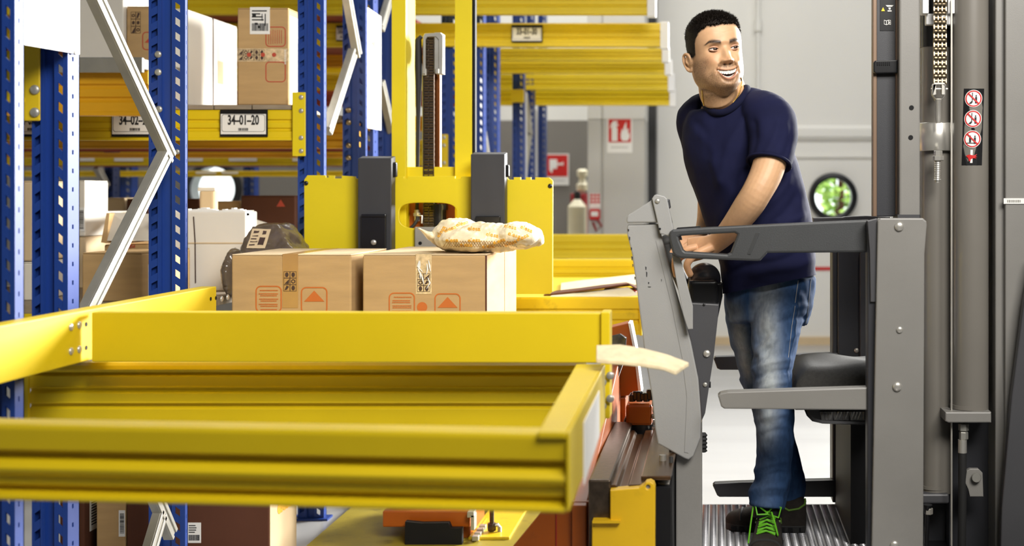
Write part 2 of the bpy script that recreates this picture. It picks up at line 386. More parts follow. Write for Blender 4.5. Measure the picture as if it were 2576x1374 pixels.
# small red sign and red alarm box on the pillar
a = W(1484, 487, PY); b = W(1510, 512, PY)
t = thing('fire_sign', 'small faded red pictogram sign above the red alarm box', 'sign', (a.x, PY, b.z))
part('backing', MB().box(a.x, b.x, PY - .003, PY, b.z - .04, a.z), 'paper', t)
m = MB()
for i in range(3):
    for j in range(3):
        s = (b.x - a.x) / 3
        m.box(a.x + s * (i + .12), a.x + s * (i + .88), PY - .0045, PY - .003, a.z - s * (j + .88), a.z - s * (j + .12))
part('pictogram', m, 'red', t)['kind'] = 'stuff'
a = W(1484, 526, PY); b = W(1511, 553, PY)
t = thing('alarm_box', 'red call point box with white face on the pillar', 'alarm', (a.x, PY, b.z))
part('housing', MB().box(a.x, b.x, PY - .06, PY, b.z, a.z), 'red', t, bevel=.012)
part('face_plate', MB().box(a.x + .015, b.x - .015, PY - .064, PY - .06, b.z + .03, a.z - .02), 'paper', t)
part('handset_cord', MB().tube([(b.x - .02, PY - .03, b.z), (b.x + .01, PY - .03, b.z - .05), (b.x - .03, PY - .03, b.z - .09), (b.x - .06, PY - .03, b.z - .02)], .009, 8), 'red_dark', t, smooth=True)
EY = 11.6
c = W(1456, 0, EY); zb = W(0, 600, EY).z
t = thing('fire_extinguisher', 'cream fire extinguisher bottle in front of red cabinet by pillar', 'extinguisher', (c.x, EY - .13, 0))
part('bottle', MB().lathe([(.075, .0), (.085, .01), (.085, W(0, 520, EY).z), (.05, W(0, 508, EY).z), (.025, W(0, 500, EY).z)], (c.x, EY - .13, 0), (0, 0, 1), 20), 'cream', t, smooth=True)
m = MB().lathe([(.03, 0), (.032, .05), (.02, .07)], (c.x, EY - .13, W(0, 501, EY).z), (0, 0, 1), 12)
part('valve', m, 'black', t, smooth=True)
a = W(1434, 487, EY); b = W(1472, 600, EY)
t = thing('fire_cabinet', 'dark red fire cabinet standing behind the cream extinguisher', 'cabinet', (a.x, EY, 0))
part('body', MB().box(a.x, b.x, EY + .02, EY + .25, 0, a.z), 'red_dark', t, bevel=.01)
part('door', MB().box(a.x + .01, b.x - .01, EY + .005, EY + .02, .04, a.z - .02), 'red_dark', t, bevel=.004)
x = W(1462, 0, EY).x; z0 = W(0, 484, EY).z; z1 = W(0, 425, EY).z
t = thing('hose_nozzle', 'cream hose nozzle hanging on wall above red cabinet', 'nozzle', (x, EY + .1, z0))
part('body', MB().lathe([(.03, 0), (.055, .02), (.055, .07), (.035, .09), (.03, .13), (.048, .15), (.05, z1 - z0 - .02), (.03, z1 - z0)], (x, EY + .1, z0), (0, 0, 1), 16), 'cream', t, smooth=True)
part('bracket', MB().box(x - .02, x + .02, EY + .13, WL, z0 + .05, z0 + .12), 'galv_dull', t)
# ------------------------------------------------------------------ racking
def perf(m, x0, x1, y0, y1, z0, z1, pitch, hole, skew=0., axis='x', off=0.):
    """a column of solid bridges between punched slots (slots are real gaps)"""
    n = int((z1 - z0) / pitch)
    for k in range(n + 1):
        a = z0 + k * pitch + off; b = a + pitch - hole
        b = min(b, z1)
        if b <= a: continue
        if axis == 'x': m.prism([(x0, y0, a), (x1, y0, a + skew), (x1, y0, b + skew), (x0, y0, b)], (0, y1 - y0, 0))
        else: m.prism([(x0, y0, a), (x0, y1, a), (x0, y1, b), (x0, y0, b)], (x1 - x0, 0, 0))
def upright(parent, x0, x1, Y, d, z0=0., z1=4.2, material='blue', side='blue', skew=.012, mirror=False):
    """perforated rack post: slotted flanges each side of a recessed web, side walls with small holes"""
    w = x1 - x0; t = .004; m = MB()
    f = [0, .07, .25, .31, .66, .72, .86, 1.]
    X = [x0 + w * q for q in f]
    p = .05
    m.box(X[0], X[1], Y, Y + t, z0, z1); perf(m, X[1], X[2], Y, Y + t, z0, z1, p, .024, skew)
    m.box(X[2], X[3], Y - .002, Y + t, z0, z1); m.box(X[3], X[3] + .004, Y, Y + .016, z0, z1)
    m.box(X[3], X[4], Y + .012, Y + .016, z0, z1); m.box(X[4] - .004, X[4], Y, Y + .016, z0, z1)
    m.box(X[4], X[5], Y, Y + t, z0, z1); perf(m, X[5], X[6], Y, Y + t, z0, z1, p, .024, -skew)
    m.box(X[6], X[7], Y - .001, Y + t, z0, z1)
    m.box(X[1] - .004, X[2] + .006, Y + .016, Y + .02, z0, z1)
    o = part('post', m, material, parent)
    s = MB()
    for xa in (x0, x1 - t):
        s.box(xa, xa + t, Y + t, Y + d * .35, z0, z1); perf(s, xa, xa + t, Y + d * .35, Y + d * .48, z0, z1, .05, .012, axis='y', off=.02)
        s.box(xa, xa + t, Y + d * .48, Y + d, z0, z1)
    s.box(x0, x0 + .022, Y + d - t, Y + d, z0, z1); s.box(x1 - .022, x1, Y + d - t, Y + d, z0, z1)
    part('side_flange', s, side, o)
    part('foot_plate', MB().box(x0 - .02, x1 + .02, Y - .02, Y + d + .02, 0, .008), side, o) if z0 <= 0 else None
    return o
def brace(parent, p0, p1, w=.034, d=.03, mt='galv'):
    """open C section bracing bar with a groove down its face"""
    p0 = Vector(p0); p1 = Vector(p1); t = (p1 - p0).normalized(); side = Vector((1, 0, 0)); a = t.cross(side).normalized()
    m = MB()
    for q in (-.5, .5): m.beam(p0 + a * (w * q), p1 + a * (w * q), .004, d, (a.x, a.y, a.z))
    return m, a
def bracebar(parent, p0, p1, w=.04, mt='galv'):
    p0 = Vector(p0); p1 = Vector(p1); m = MB(); t = (p1 - p0).normalized(); side = Vector((1, 0, 0)); a = t.cross(side).normalized()
    m.beam(p0, p1, w, .028, (1, 0, 0))
    q = Vector((.014, 0, 0))
    m.beam(p0 + q + a * (w * .34), p1 + q + a * (w * .34), w * .30, .010, (1, 0, 0))
    m.beam(p0 + q - a * (w * .34), p1 + q - a * (w * .34), w * .30, .010, (1, 0, 0))
    o = part('brace', m, mt, parent, bevel=.0015)
    return o
BEAMPROF = [(.000, 1.), (.000, .985), (-.004, .95), (-.004, .70), (.004, .66), (.004, .62), (-.001, .58), (-.001, .42), (.006, .38), (.006, .34), (-.006, .28), (-.006, .10), (-.010, .06), (-.010, 0)]
NEARPROF = [(.006, 1.), (-.004, .985), (-.006, .93), (-.004, .66), (.016, .61), (.016, .57), (-.002, .49), (-.010, .43), (-.008, .37), (.004, .31), (.006, .19), (.020, .15), (.020, .12), (-.008, .075), (-.010, .02), (-.004, 0)]
RIBPROF = [(.012, 1.), (.0, .97), (-.006, .92), (.002, .885), (.016, .865), (.014, .85), (.004, .83), (.004, .70), (.0, .69), (.012, .655), (.012, .64), (.002, .61), (.002, .50), (.0, .49), (.012, .46), (.012, .44), (.002, .41), (.0, .0)]
def beam_mesh(x0, x1, Y, zt, zb, depth=.05, prof=BEAMPROF, dx=0.):
    h = zt - zb
    pts = [(x0, Y + y, zb + h * f) for y, f in prof] + [(x0, Y + depth, zb), (x0, Y + depth, zt)]
    return MB().prism(pts, (x1 - x0, dx, 0))
def connector(parent, x0, x1, Y, z0, z1, zs, material='yellow', n2=False, r=.012):
    m = MB().box(x0, x1, Y, Y + .006, z0, z1).box(x0, x0 + .006, Y, Y + .06, z0, z1)
    c = part('end_connector', m, material, parent, bevel=.003)
    for z in zs: bolt(c, (x0 + (x1 - x0) * .68, Y, z), r, 'galv')
    return c
def location_label(parent, text, px0, py0, px1, py1, Y, full=True, clip=None):
    a = W(px0, py0, Y); b = W(px1, py1, Y); h = a.z - b.z; w = b.x - a.x
    o = part('location_label', MB().box(a.x, b.x, Y - .003, Y, b.z, a.z), 'black_matt', parent)
    ix0, ix1, iz0, iz1 = a.x + w * .02, b.x - w * .035, b.z + h * .09, a.z - h * .15
    part('card', MB().box(ix0, ix1, Y - .0045, Y - .003, iz0, iz1), 'paper', o)
    iw = ix1 - ix0; ih = iz1 - iz0
    part('border', MB().plate(rrect(ix0 + iw * .02, iz0 + ih * .12, ix1 - iw * .02, iz1 - ih * .02, ih * .12), Y - .0052, .0008, [rrect(ix0 + iw * .028, iz0 + ih * .138, ix1 - iw * .028, iz1 - ih * .038, ih * .11)], world=True), 'ink', o)
    part('lettering', MB().text(text, ((ix0 + ix1) / 2, iz1 - ih * .32), ih * .46, Y - .0052, .0008, sx=iw * .78 / (ih * .46) / max(1, len(text)) / .80, bold=.0016), 'ink', o)
    bc = MB(); rnd = random.Random(text)
    x = ix0 + iw * .39
    while x < ix0 + iw * .61:
        q = rnd.choice((.006, .01, .016)) * iw; bc.box(x, x + q, Y - .0054, Y - .0045, iz0 + ih * .17, iz0 + ih * .31); x += q + rnd.choice((.006, .01)) * iw
    part('barcode', bc, 'ink', o)
    return o
def frame(label, loc, group=None): return thing('rack_upright_frame', label, 'rack frame', loc, group)
# ---- frame of the near rack on the left: two posts, diagonal bracing, white end sheet
YA2, YA3, YA1 = 3.40, 4.30, 3.02
xa0, xa1 = W(80, 0, YA2).x, W(196, 0, YA2).x
xa1 = W(171, 0, YA2).x
f2 = frame('blue rack frame with silver zigzag braces at left, behind yellow beams', (xa0, YA2, 0))
upright(f2, xa0, xa1, YA2, .062)
b0, b1 = W(374, 0, YA3).x, W(466, 0, YA3).x
upright(f2, b0, b1, YA3, .022)
xm = (b0 + b1) / 2
def Wx(px, py, X):     # point on the vertical plane x = X seen at that pixel
    Y = X * F / (px - CX); return W(px, py, Y)
XB = -1.80
bracebar(f2, Wx(222, -40, XB), Wx(425, 398, XB), .046)
bracebar(f2, Wx(208, 800, XB), Wx(412, 392, XB), .046)
bracebar(f2, Wx(402, 1290, XB) , Wx(340, 1500, XB), .046)
bracebar(f2, Wx(428, 1345, XB), Wx(300, 1040, XB), .046)
for py in (382,): bolt(f2, W(446, py, YA3), .009, 'galv')
for px, py in ((398, 137), (398, 182), (400, 275)): bolt(f2, W(px, py, YA3), .012, 'galv')
a = W(60, 110, YA2); b = W(106, 305, YA2)
# nearest post at the left edge of the picture
p0, p1 = W(-50, 0, YA1).x, W(38, 0, YA1).x
f1 = frame('blue perforated rack post cut off by left picture edge', (p0, YA1, 0))
upright(f1, p0, p1, YA1, .040)
# white end sheet between these posts
XS = xa1 + .004
m = MB(); q = [Wx(52, 112, XS), Wx(197, 137, XS), Wx(197, -120, XS), Wx(52, -200, XS)]
q = [Vector((XS, v.y, v.z)) for v in q]
m.prism(q, (.004, 0, 0))
o = part('end_panel', m, 'panel_white', f2); 
for py in (97, 100): pass
bolt(o, Wx(53, 95, XS + .004), .006, 'galv_dull', (1, 0, 0)); bolt(o, Wx(188, 133, XS + .004), .006, 'galv_dull', (1, 0, 0))
m2 = MB(); q = [Wx(150, 1250, XS - .09), Wx(196, 1250, XS - .09)]
# beam whose end connector is bolted on the left frame
t = thing('rack_beam', 'yellow rack beam ending in a bolted connector under the white sheet', 'rack beam', (-2.6, YA2, a.z))
part('beam_body', beam_mesh(-2.9, a.x + .01, YA2 - .005, a.z - .02, b.z + .05), 'yellow', t)
c = connector(t, a.x, b.x, YA2 - .012, b.z, a.z, (), 'yellow_worn')
for py in (226, 283): bolt(c, W(88, py, YA2 - .012), .013, 'galv')
# ---- shelf of aisle 34: label beam, boards, end frame
YB = 5.30
zt, zb = W(0, 277, YB).z, W(0, 353, YB).z
t34 = thing('rack_beam', 'long yellow shelf beam carrying the 34-01-20 and 34-02-20 labels', 'rack beam', (-3.4, YB, zb))
xe = W(738, 0, YB).x
part('beam_body', beam_mesh(W(-330, 0, YB).x, xe, YB, zt, zb), 'yellow', t34)
location_label(t34, '34–01–20', 554, 277, 674, 344, YB - .012)
location_label(t34, '34–02–20', 281, 277, 401, 344, YB - .012)
location_label(t34, '34–03–20', 34, 277, 128, 344, YB - .012)
a = W(735, 232, YB - .02); b = W(769, 393, YB - .02)
c = connector(t34, a.x, b.x, YB - .022, b.z, a.z, [W(0, q, YB - .02).z for q in (245, 279, 347, 380)], 'yellow_lift', r=.010)
# rear beam of that shelf, and its decking boards
YB2 = 6.25
t = thing('rack_beam', 'amber shade-toned rear beam under the shelf boards of aisle 34', 'rack beam', (-3.4, YB2, zb))
part('beam_body', beam_mesh(W(-330, 0, YB).x, xe, YB2, zt, zb), 'beam_shade_amber', t)
zd = zt; ztop = W(0, 264, YB).z
xs = [W(q, 0, YB).x for q in (-330, 60, 200, 280, 366, 430, 538, 541, 633, 636, 735)]
board_edges = [(-330, 537), (540, 633), (636, 734)]
for i, (q0, q1) in enumerate(board_edges):
    names = ['left one under the white box', 'middle one of three', 'right one under the tall carton']
    bd = MB()
    x0_, x1_ = W(q0, 0, YB).x, W(q1, 0, YB).x; h = (ztop - zd)
    bd.box(x0_, x1_, YB - .005, YB2 + .05, zd + .002, ztop)
    o = part('shelf_board', bd, 'board', None, bevel=.002)
    setp(o, 'grey wooden shelf board above the aisle 34 label beam, %s' % names[i], 'shelf board', 'deck boards of the aisle 34 shelf')
# end frame of that rack (posts with silver braces and a white end sheet)
x0, x1 = W(749, 0, YB).x, W(815, 0, YB).x
fb = frame('blue rack frame left of the lift mast with braces and tall white end sheet', (x0, YB, 0))
upright(fb, x0, x1, YB, .035)
YB5 = 6.0
upright(fb, W(862, 0, YB5).x, W(920, 0, YB5).x, YB5, .03)
XC = (x0 + x1) / 2 + .012
bracebar(fb, Wx(862, -60, XC), Wx(898, 140, XC), .05); bracebar(fb, Wx(822, 330, XC), Wx(886, 132, XC), .05)
bracebar(fb, Wx(812, 1395, XC), Wx(886, 1320, XC), .045); bracebar(fb, Wx(862, 1268, XC), Wx(900, 1345, XC), .045)
for py in (277, 308, 366, 397): bolt(fb, W(877, py, YB5 - .001), .014, 'brass_steel')
# second frame right behind it carrying the white sheet
YB6 = 6.22
XP = W(924, 0, YB6).x
xp0 = W(928, 0, 6.35).x
YB7 = 6.62
fc = frame('blue rack frame carrying tall scribbled white sheet, beside yellow lift mast', (XP, YB6, 0))
upright(fc, XP - .125, XP - .003, 6.85, .09)
upright(fc, XP - .125, XP - .003, 6.34, .09)
q = [Vector((XP, v.y, v.z)) for v in (Wx(922, 322, XP), Wx(957, 328, XP), Wx(957, 42, XP), Wx(922, 18, XP))]
o = part('end_panel', MB().prism(q, (.004, 0, 0)), 'panel_white', fc)
m = MB(); 
for (pa, pb) in (((938, 62), (938, 84)), ((936, 108), (944, 120)), ((937, 84), (945, 122)), ((935, 135), (944, 172)), ((942, 140), (938, 172))):
    A, B = Wx(pa[0], pa[1], XP + .006), Wx(pb[0], pb[1], XP + .006); m.tube([A, B], .006, 5)
part('scribble', m, 'galv_dull', o)
bracebar(fc, Wx(986, -30, XP - .05), Wx(956, 72, XP - .05), .05); bracebar(fc, Wx(957, 208, XP - .05), Wx(984, 330, XP - .05), .05)
# ---- background racks (rows 33 and beyond): long yellow beams, uprights with white sheets
XE = -.28
def far_beam(label, y0, y1, Y, px_end=None, left=-5.6, material='yellow', dx=0., conn=None, lab=None, ext=0):
    a = W(0, y0, Y).z; b = W(0, y1, Y).z
    xe = W(px_end, 0, Y).x if px_end else XE
    t = thing('rack_beam', label, 'rack beam', (left, Y, b))
    part('beam_body', beam_mesh(left, xe - .05, Y, a, b, .055), material, t)
    part('end_cap', MB().box(xe - .05, xe, Y - .012, Y + .07, b - .012, a + .008), 'panel_white', t, bevel=.004)
    return t
far_beam('topmost yellow beam at upper picture edge, right end near white wall', -24, 36, 7.3, 1650)
t = far_beam('yellow background beam carrying the 33-01-30 label', 58, 117, 7.6, 1682)
location_label(t, '33–01–30', 1287, 63, 1365, 107, 7.585)
location_label(t, '33–02–30', 846, 64, 872, 104, 7.585)
far_beam('second yellow beam below the 33-01-30 label beam', 121, 152, 8.5, 1684)
far_beam('third yellow beam below the 33-01-30 label, under a darker joint', 152, 184, 8.9, 1690)
far_beam('broad low yellow beam ending right beside the man', 186, 226, 9.6, 1697)
far_beam('lowest of the yellow background beams above the fire signs', 224, 265, 9.9, 1700)
# background shelf decks, their underside shade painted in red
def far_deck(label, y0, Y0, Y1, x0, x1, material='deck_shade_red', th=.02):
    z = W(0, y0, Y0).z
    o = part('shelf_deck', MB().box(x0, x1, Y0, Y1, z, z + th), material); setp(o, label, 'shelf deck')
xl = -5.6; xd = W(1010, 0, 7.3).x
far_deck('red shade-toned shelf deck along the top left edge of picture', 40, 7.36, 8.3, xl, xd)
far_deck('red shade-toned shelf deck level with the 33-01-30 label beam', 116, 7.7, 8.3, xl, xd)
z = None
def left_beam(label, y0, y1, Y, material, x1=None, tags=()):
    a = W(0, y0, Y).z; b = W(0, y1, Y).z
    t = thing('rack_beam', label, 'rack beam', (xl, Y, b))
    part('beam_body', beam_mesh(xl, x1 if x1 is not None else xd, Y, a, b, .05), material, t)
    for (q0, q1) in tags:
        A = W(q0, y0 + 2, Y); B = W(q1, y0 + (y1 - y0) * .55, Y)
        part('label_strip', MB().box(A.x, B.x, Y - .016, Y - .010, B.z, A.z), 'paper', t)
left_beam('red shade-toned beam just under the aisle 34 shelf', 356, 382, 7.3, 'deck_shade_red')
left_beam('amber shade-toned beam with pale label strips under aisle 34 shelf', 384, 397, 7.3, 'beam_shade_amber')
left_beam('yellow beam with white label strips behind the aisle 34 rack', 394, 416, 8.0, 'yellow', tags=((290, 362), (470, 512), (578, 648), (200, 240), (738, 768)))
far_deck('red shade-toned deck strip above lowest far yellow beam', 418, 8.06, 8.3, xl, xd)
left_beam('lowest far yellow beam above the dim boxes at left', 430, 444, 9.0, 'yellow', tags=((495, 545), (560, 600)))
left_beam('amber shade-toned beam right of blue frame, level with white sheet', 128, 168, 8.2, 'beam_shade_amber')
left_beam('yellow beam crossing behind the lift mast at mid height', 186, 226, 8.4, 'yellow', x1=W(1190, 0, 8.4).x)
left_beam('red shade-toned beam crossing behind the lift mast', 228, 268, 8.5, 'deck_shade_red', x1=W(1190, 0, 8.5).x)
left_beam('amber shade-toned beam behind the boxes on the aisle 34 shelf', 292, 330, 8.6, 'beam_shade_amber')
left_beam('yellow beam crossing low behind lift mast chain', 352, 396, 8.7, 'yellow', x1=W(1190, 0, 8.7).x)
# near beam between the left braces, its shade painted as amber
t = thing('rack_beam', 'amber shade-toned beam above the 34-02-20 label between left braces', 'rack beam', (-3, 4.9, 1.6))
a = W(0, 176, 4.9); b = W(0, 291, 4.9)
part('beam_body', beam_mesh(-4.2, W(373, 0, 4.9).x, 4.9, a.z, b.z, .05), 'beam_shade_amber', t)
a = W(200, 150, 4.9); b = W(318, 166, 4.9)
o = part('shelf_edge', MB().box(-4.2, W(373, 0, 4.9).x, 4.86, 5.2, a.z - .042, a.z).box(-4.2, W(373, 0, 4.9).x, 4.85, 4.87, a.z - .055, a.z + .004), 'galv', None, bevel=.004); setp(o, 'silver galvanised shelf edge above the amber shade-toned beam at left', 'shelf edge')
# uprights of the background rows
def far_frame(label, specs, panel=None):
    p0, p1, Y = specs[0]
    t = frame(label, (W(p0, 0, Y).x, Y, 0))
    for p0, p1, Y in specs: upright(t, W(p0, 0, Y).x, W(p1, 0, Y).x, Y, .10)
    return t
t = far_frame('blue rack post seen behind the chain inside the lift mast', [(1110, 1152, 7.62)])
a = W(1104, 338, 7.6); b = W(1127, 422, 7.6)
c = part('bracket_plate', MB().box(a.x, b.x, 7.595, 7.61, b.z, a.z), 'yellow', t)
for py in (346, 366, 410): bolt(c, W(1117, py, 7.595), .012, 'galv')
t = far_frame('first blue frame right of lift mast, pale sheet on it', [(1222, 1252, 8.2), (1188, 1216, 7.62)])
q = [W(1198, 186, 7.9), W(1221, 202, 8.15), W(1221, 600, 8.15), W(1198, 600, 7.9)]
part('end_panel', MB().prism(q, (-.012, 0, 0)), 'panel_white', t)
bracebar(t, W(1215, 330, 8.05), W(1232, 440, 8.1), .04)
t = far_frame('second blue frame right of lift mast, yellow bracket on top', [(1289, 1317, 9.0)])
a = W(1286, 226, 8.98); b = W(1318, 258, 8.98)
part('bracket_plate', MB().box(a.x, b.x, 8.95, 8.99, b.z, a.z), 'yellow', t)
q = [W(1316, 232, 9.3), W(1326, 232, 9.45), W(1326, 600, 9.45), W(1316, 600, 9.3)]
part('end_panel', MB().prism(q, (-.01, 0, 0)), 'panel_white', t)
t = far_frame('third blue frame right of lift mast with slanted silver brace', [(1324, 1342, 9.6)])
bracebar(t, W(1321, 236, 9.5), W(1334, 340, 9.5), .05); bracebar(t, W(1318, 450, 9.5), W(1332, 335, 9.5), .05)
t = far_frame('last blue frame before dark grey wall, white sheet on it', [(1353, 1372, 10.2)])
q = [W(1338, 276, 9.9), W(1353, 276, 10.1), W(1353, 445, 10.1), W(1338, 445, 9.9)]
part('end_panel', MB().prism(q, (-.01, 0, 0)), 'panel_white', t)
# dim frames at the back of the left bay
t = far_frame('blue post in the dim back of left bay, between boxes', [(282, 332, 9.2)])
t = far_frame('narrow blue post left of the far round window', [(612, 640, 10.0)])
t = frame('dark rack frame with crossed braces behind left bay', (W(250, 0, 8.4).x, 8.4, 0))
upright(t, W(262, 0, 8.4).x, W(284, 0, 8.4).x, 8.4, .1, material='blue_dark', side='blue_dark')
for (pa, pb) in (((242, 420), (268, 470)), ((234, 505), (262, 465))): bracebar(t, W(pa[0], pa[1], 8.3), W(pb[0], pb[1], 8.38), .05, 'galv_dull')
# ---- low shelves in the aisle right of the boxes
def low_beam(label, y0, y1, Y, p0, p1, material='yellow', grooves=True):
    a = W(p0, y0, Y); b = W(p1, y1, Y)
    t = thing('rack_beam', label, 'rack beam', (a.x, Y, b.z))
    part('beam_body', beam_mesh(a.x, b.x - .012, Y, a.z, b.z, .05), material, t)
    part('end_cap', MB().box(b.x - .012, b.x, Y - .014, Y + .055, b.z - .004, a.z + .004), material, t, bevel=.003)
    return t
low_beam('far low yellow beam level with the operator hands', 590, 651, 8.0, 1230, 1640, 'yellow')
low_beam('middle low yellow beam between plastic bag and grey shield', 653, 712, 6.6, 1240, 1640, 'yellow')
low_beam('nearest low yellow beam under the loose cardboard sheets', 748, 842, 5.25, 1180, 1616, 'yellow_worn')
o = part('shelf_deck', MB().box(W(1180, 0, 5.25).x, W(1616, 0, 5.25).x, 5.30, 6.55, W(0, 748, 5.25).z - .02, W(0, 748, 5.25).z), 'yellow'); setp(o, 'yellow shelf deck holding the loose cardboard sheets', 'shelf deck')
# ---- foreground rack bay: yellow beams seen from inside it
XL = -1.595
def fbeam(name, label, mesh, loc, material='yellow'):
    t = thing(name, label, 'rack beam', loc); part('beam_body', mesh, material, t, bevel=.003, seg=2); return t
zt_, zb_ = W(0, 786, 3.22).z, W(0, 911, 3.22).z
xa, xb = W(230, 0, 3.22).x, W(1534, 0, 3.22).x
# flat channel facing us
m = MB().prism([(xa, 3.22, zb_), (xa, 3.22, zt_), (xa, 3.27, zt_), (xa, 3.27, zt_ - .012), (xa, 3.232, zt_ - .012), (xa, 3.232, zb_ + .012), (xa, 3.27, zb_ + .012), (xa, 3.27, zb_)], (xb - xa - .02, -.02, 0))
tf = fbeam('rack_beam', 'flat yellow channel beam across the middle foreground, before the cartons', m, (xa, 3.22, zb_))
a = W(1512, 786, 3.2); b = W(1535, 1052, 3.2)
c = part('end_connector', MB().box(a.x, b.x, 3.19, 3.26, b.z, a.z + .002), 'yellow', tf, bevel=.003)
for px, py in ((1533, 945), (1533, 1003), (1505, 962), (1505, 1022)): bolt(c, W(px + 2, py, 3.185) if px > 1520 else W(px + 11, py, 3.185), .010, 'galv')
# depth beam at the left, bolts on its side
ztl = zt_ + .004; 
m = MB().prism([(XL, 2.45, zb_), (XL, 2.45, ztl), (XL - .05, 2.45, ztl), (XL - .05, 2.45, ztl - .01), (XL - .012, 2.45, ztl - .01), (XL - .012, 2.45, zb_ + .01), (XL - .05, 2.45, zb_ + .01), (XL - .05, 2.45, zb_)], (.0, 1.63, 0))
tl = fbeam('rack_beam', 'yellow channel beam running back along left foreground with shiny bolts', m, (XL, 2.45, zb_))
for px, py in ((178, 823), (199, 818), (178, 884), (199, 879), (557, 752), (572, 748)):
    bolt(tl, Wx(px, py, XL), .0095, 'steel', (1, 0, 0))
h = MB()
for px, py in ((217, 816), (217, 875), (530, 752), (543, 750)):
    h.lathe([(.006, 0), (.006, .001)], Wx(px, py, XL + .0005), (1, 0, 0), 10)
part('bolt_hole', h, 'black_matt', tl)
# ribbed back beam below it
zr1, zr0 = W(0, 914, 3.32).z, W(0, 1110, 3.32).z
xa2, xb2 = W(72, 0, 3.32).x, W(1470, 0, 3.32).x
t = fbeam('rack_beam', 'ribbed yellow beam below the flat channel beam, inside foreground bay', beam_mesh(xa2, xb2, 3.32, zr1, zr0, .05, RIBPROF), (xa2, 3.32, zr0))
part('end_connector', MB().box(W(50, 0, 3.3).x, W(76, 0, 3.3).x, 3.29, 3.30, W(0, 1075, 3.3).z, W(0, 935, 3.3).z), 'yellow', t, bevel=.002)
# front ribbed beam
YF = 2.24
A = W(-200, 1046, 2.32); Bq = W(1424, 1090, 2.20); zt2 = W(0, 1090, 2.20).z; zb2 = W(0, 1290, 2.20).z
x0 = A.x; x1 = Bq.x
t = fbeam('rack_beam', 'blurred ribbed yellow beam nearest the camera, across lower left foreground', beam_mesh(x0, x1, 2.31, zt2, zb2, .052, NEARPROF, dx=-.11), (x0, 2.3, zb2))
# end channel running back at right end
ex0, ex1 = W(1352, 0, 2.24).x, W(1424, 0, 2.2).x
ctl = W(1352, 1088, 2.22); ctr = W(1424, 1090, 2.2); cfl = W(1449, 915, 3.17); cfr = W(1516, 915, 3.17)
z_ = zt2
def atz(px, py, z): Y = (CAMZ - z) * F / (py - HY); return W(px, py, Y)
P1, P2, P3, P4 = atz(1352, 1087, z_ + .004), atz(1424, 1088, z_ + .004), atz(1516, 916, z_ + .004), atz(1449, 916, z_ + .004)
m = MB().prism([P1, P2, P3, P4], (0, 0, -.012))
hz = -(zt2 - zb2)
m.prism([P2, P3, P3 + Vector((.006, 0, 0)), P2 + Vector((.006, 0, 0))], (0, 0, hz))
t = fbeam('rack_end_channel', 'yellow end channel running back from right tip of nearest beam', m, (P1.x, P1.y, zb2))
for px, py in ((1436, 1115), (1440, 1188), (1500, 960), (1506, 1020), (1478, 1000)):
    tt = (px - 1424) / (1516 - 1424.); Xp = P2.x + (P3.x - P2.x) * tt + .006; Yp = P2.y + (P3.y - P2.y) * tt
    bolt(t, W(px, py, Yp), .012, 'steel', (1, 0, 0))
q = [P2 + (P3 - P2) * .3, P2 + (P3 - P2) * .75]
m = MB().prism([q[0] + Vector((.007, 0, -.03)), q[1] + Vector((.007, 0, -.03)), q[1] + Vector((.007, 0, -.13)), q[0] + Vector((.007, 0, -.15))], (.002, 0, 0))
part('side_label', m, 'paper', t)
# ------------------------------------------------------------------ cartons and goods
def carton(label, x0, y0, x1, Y, depth, height=None, y1=None, material='card', top=None, group=None, cat='carton', flaps=True, zf=None, tape=None, edge='card_edge', name='cardboard_box', bev=.006):
    a = W(x0, y0, Y); b = W(x1, y0, Y); zb = zf if zf is not None else (W(0, y1, Y).z if y1 else a.z - height)
    t = thing(name, label, cat, ((a.x + b.x) / 2, Y + depth / 2, zb), group)
    t['_r'] = 0; del t['_r']
    part('box_body', MB().box(a.x, b.x, Y, Y + depth, zb, a.z - .004), material, t, bevel=bev, seg=3)
    if flaps:
        for k in (0, 1):
            q0 = Y + .001 + (depth / 2) * k; q1 = Y + depth / 2 * (k + 1) - .002
            part('flap', MB().box(a.x + .002, b.x - .002, q0, q1, a.z - .004, a.z), top or material, t, bevel=.0015)
    return t, a, b, zb
def stamp_round(parent, px0, py0, px1, py1, Y, ink='ink_orange', kind='arrow', lines=8):
    a = W(px0, py0, Y); b = W(px1, py1, Y); y = Y - .0012
    w = b.x - a.x; h = a.z - b.z; r = w * .2; e = w * .045
    m = MB().plate(rrect(a.x, b.z, b.x, a.z, r), y, .0008, [rrect(a.x + e, b.z + e, b.x - e, a.z - e, r - e)], world=True)
    o = part('printed_frame', m, ink, parent)
    m = MB()
    if kind == 'arrow':
        m.plate([(a.x + w * .12, a.z - w * .55), (a.x + w * .88, a.z - w * .55), (a.x + w * .5, a.z - w * .14)], y, .0008, world=True)
        part('printed_arrow', m, ink, o)
    elif kind == 'text':
        rnd = random.Random(int(px0))
        for k in range(lines):
            z = a.z - w * (.18 + .10 * k + (.03 if k % 2 else 0)); x = a.x + w * rnd.uniform(.12, .2); xe = b.x - w * rnd.uniform(.12, .2)
            while x < xe:
                q = w * rnd.uniform(.02, .06); m.box(x, min(x + q, xe), y, y + .0008, z - w * .02, z + w * .018); x += q + w * .012
        part('printed_lines', m, ink, o)
    elif kind == 'vtext':
        rnd = random.Random(int(px0))
        for k in range(7):
            x = a.x + w * (.16 + .105 * k); z = a.z - h * rnd.uniform(.14, .2); ze = b.z + h * rnd.uniform(.12, .2)
            while z > ze:
                q = h * rnd.uniform(.02, .06); m.box(x - w * .015, x + w * .015, y, y + .0008, max(z - q, ze), z); z -= q + h * .014
        part('printed_lines', m, ink, o)
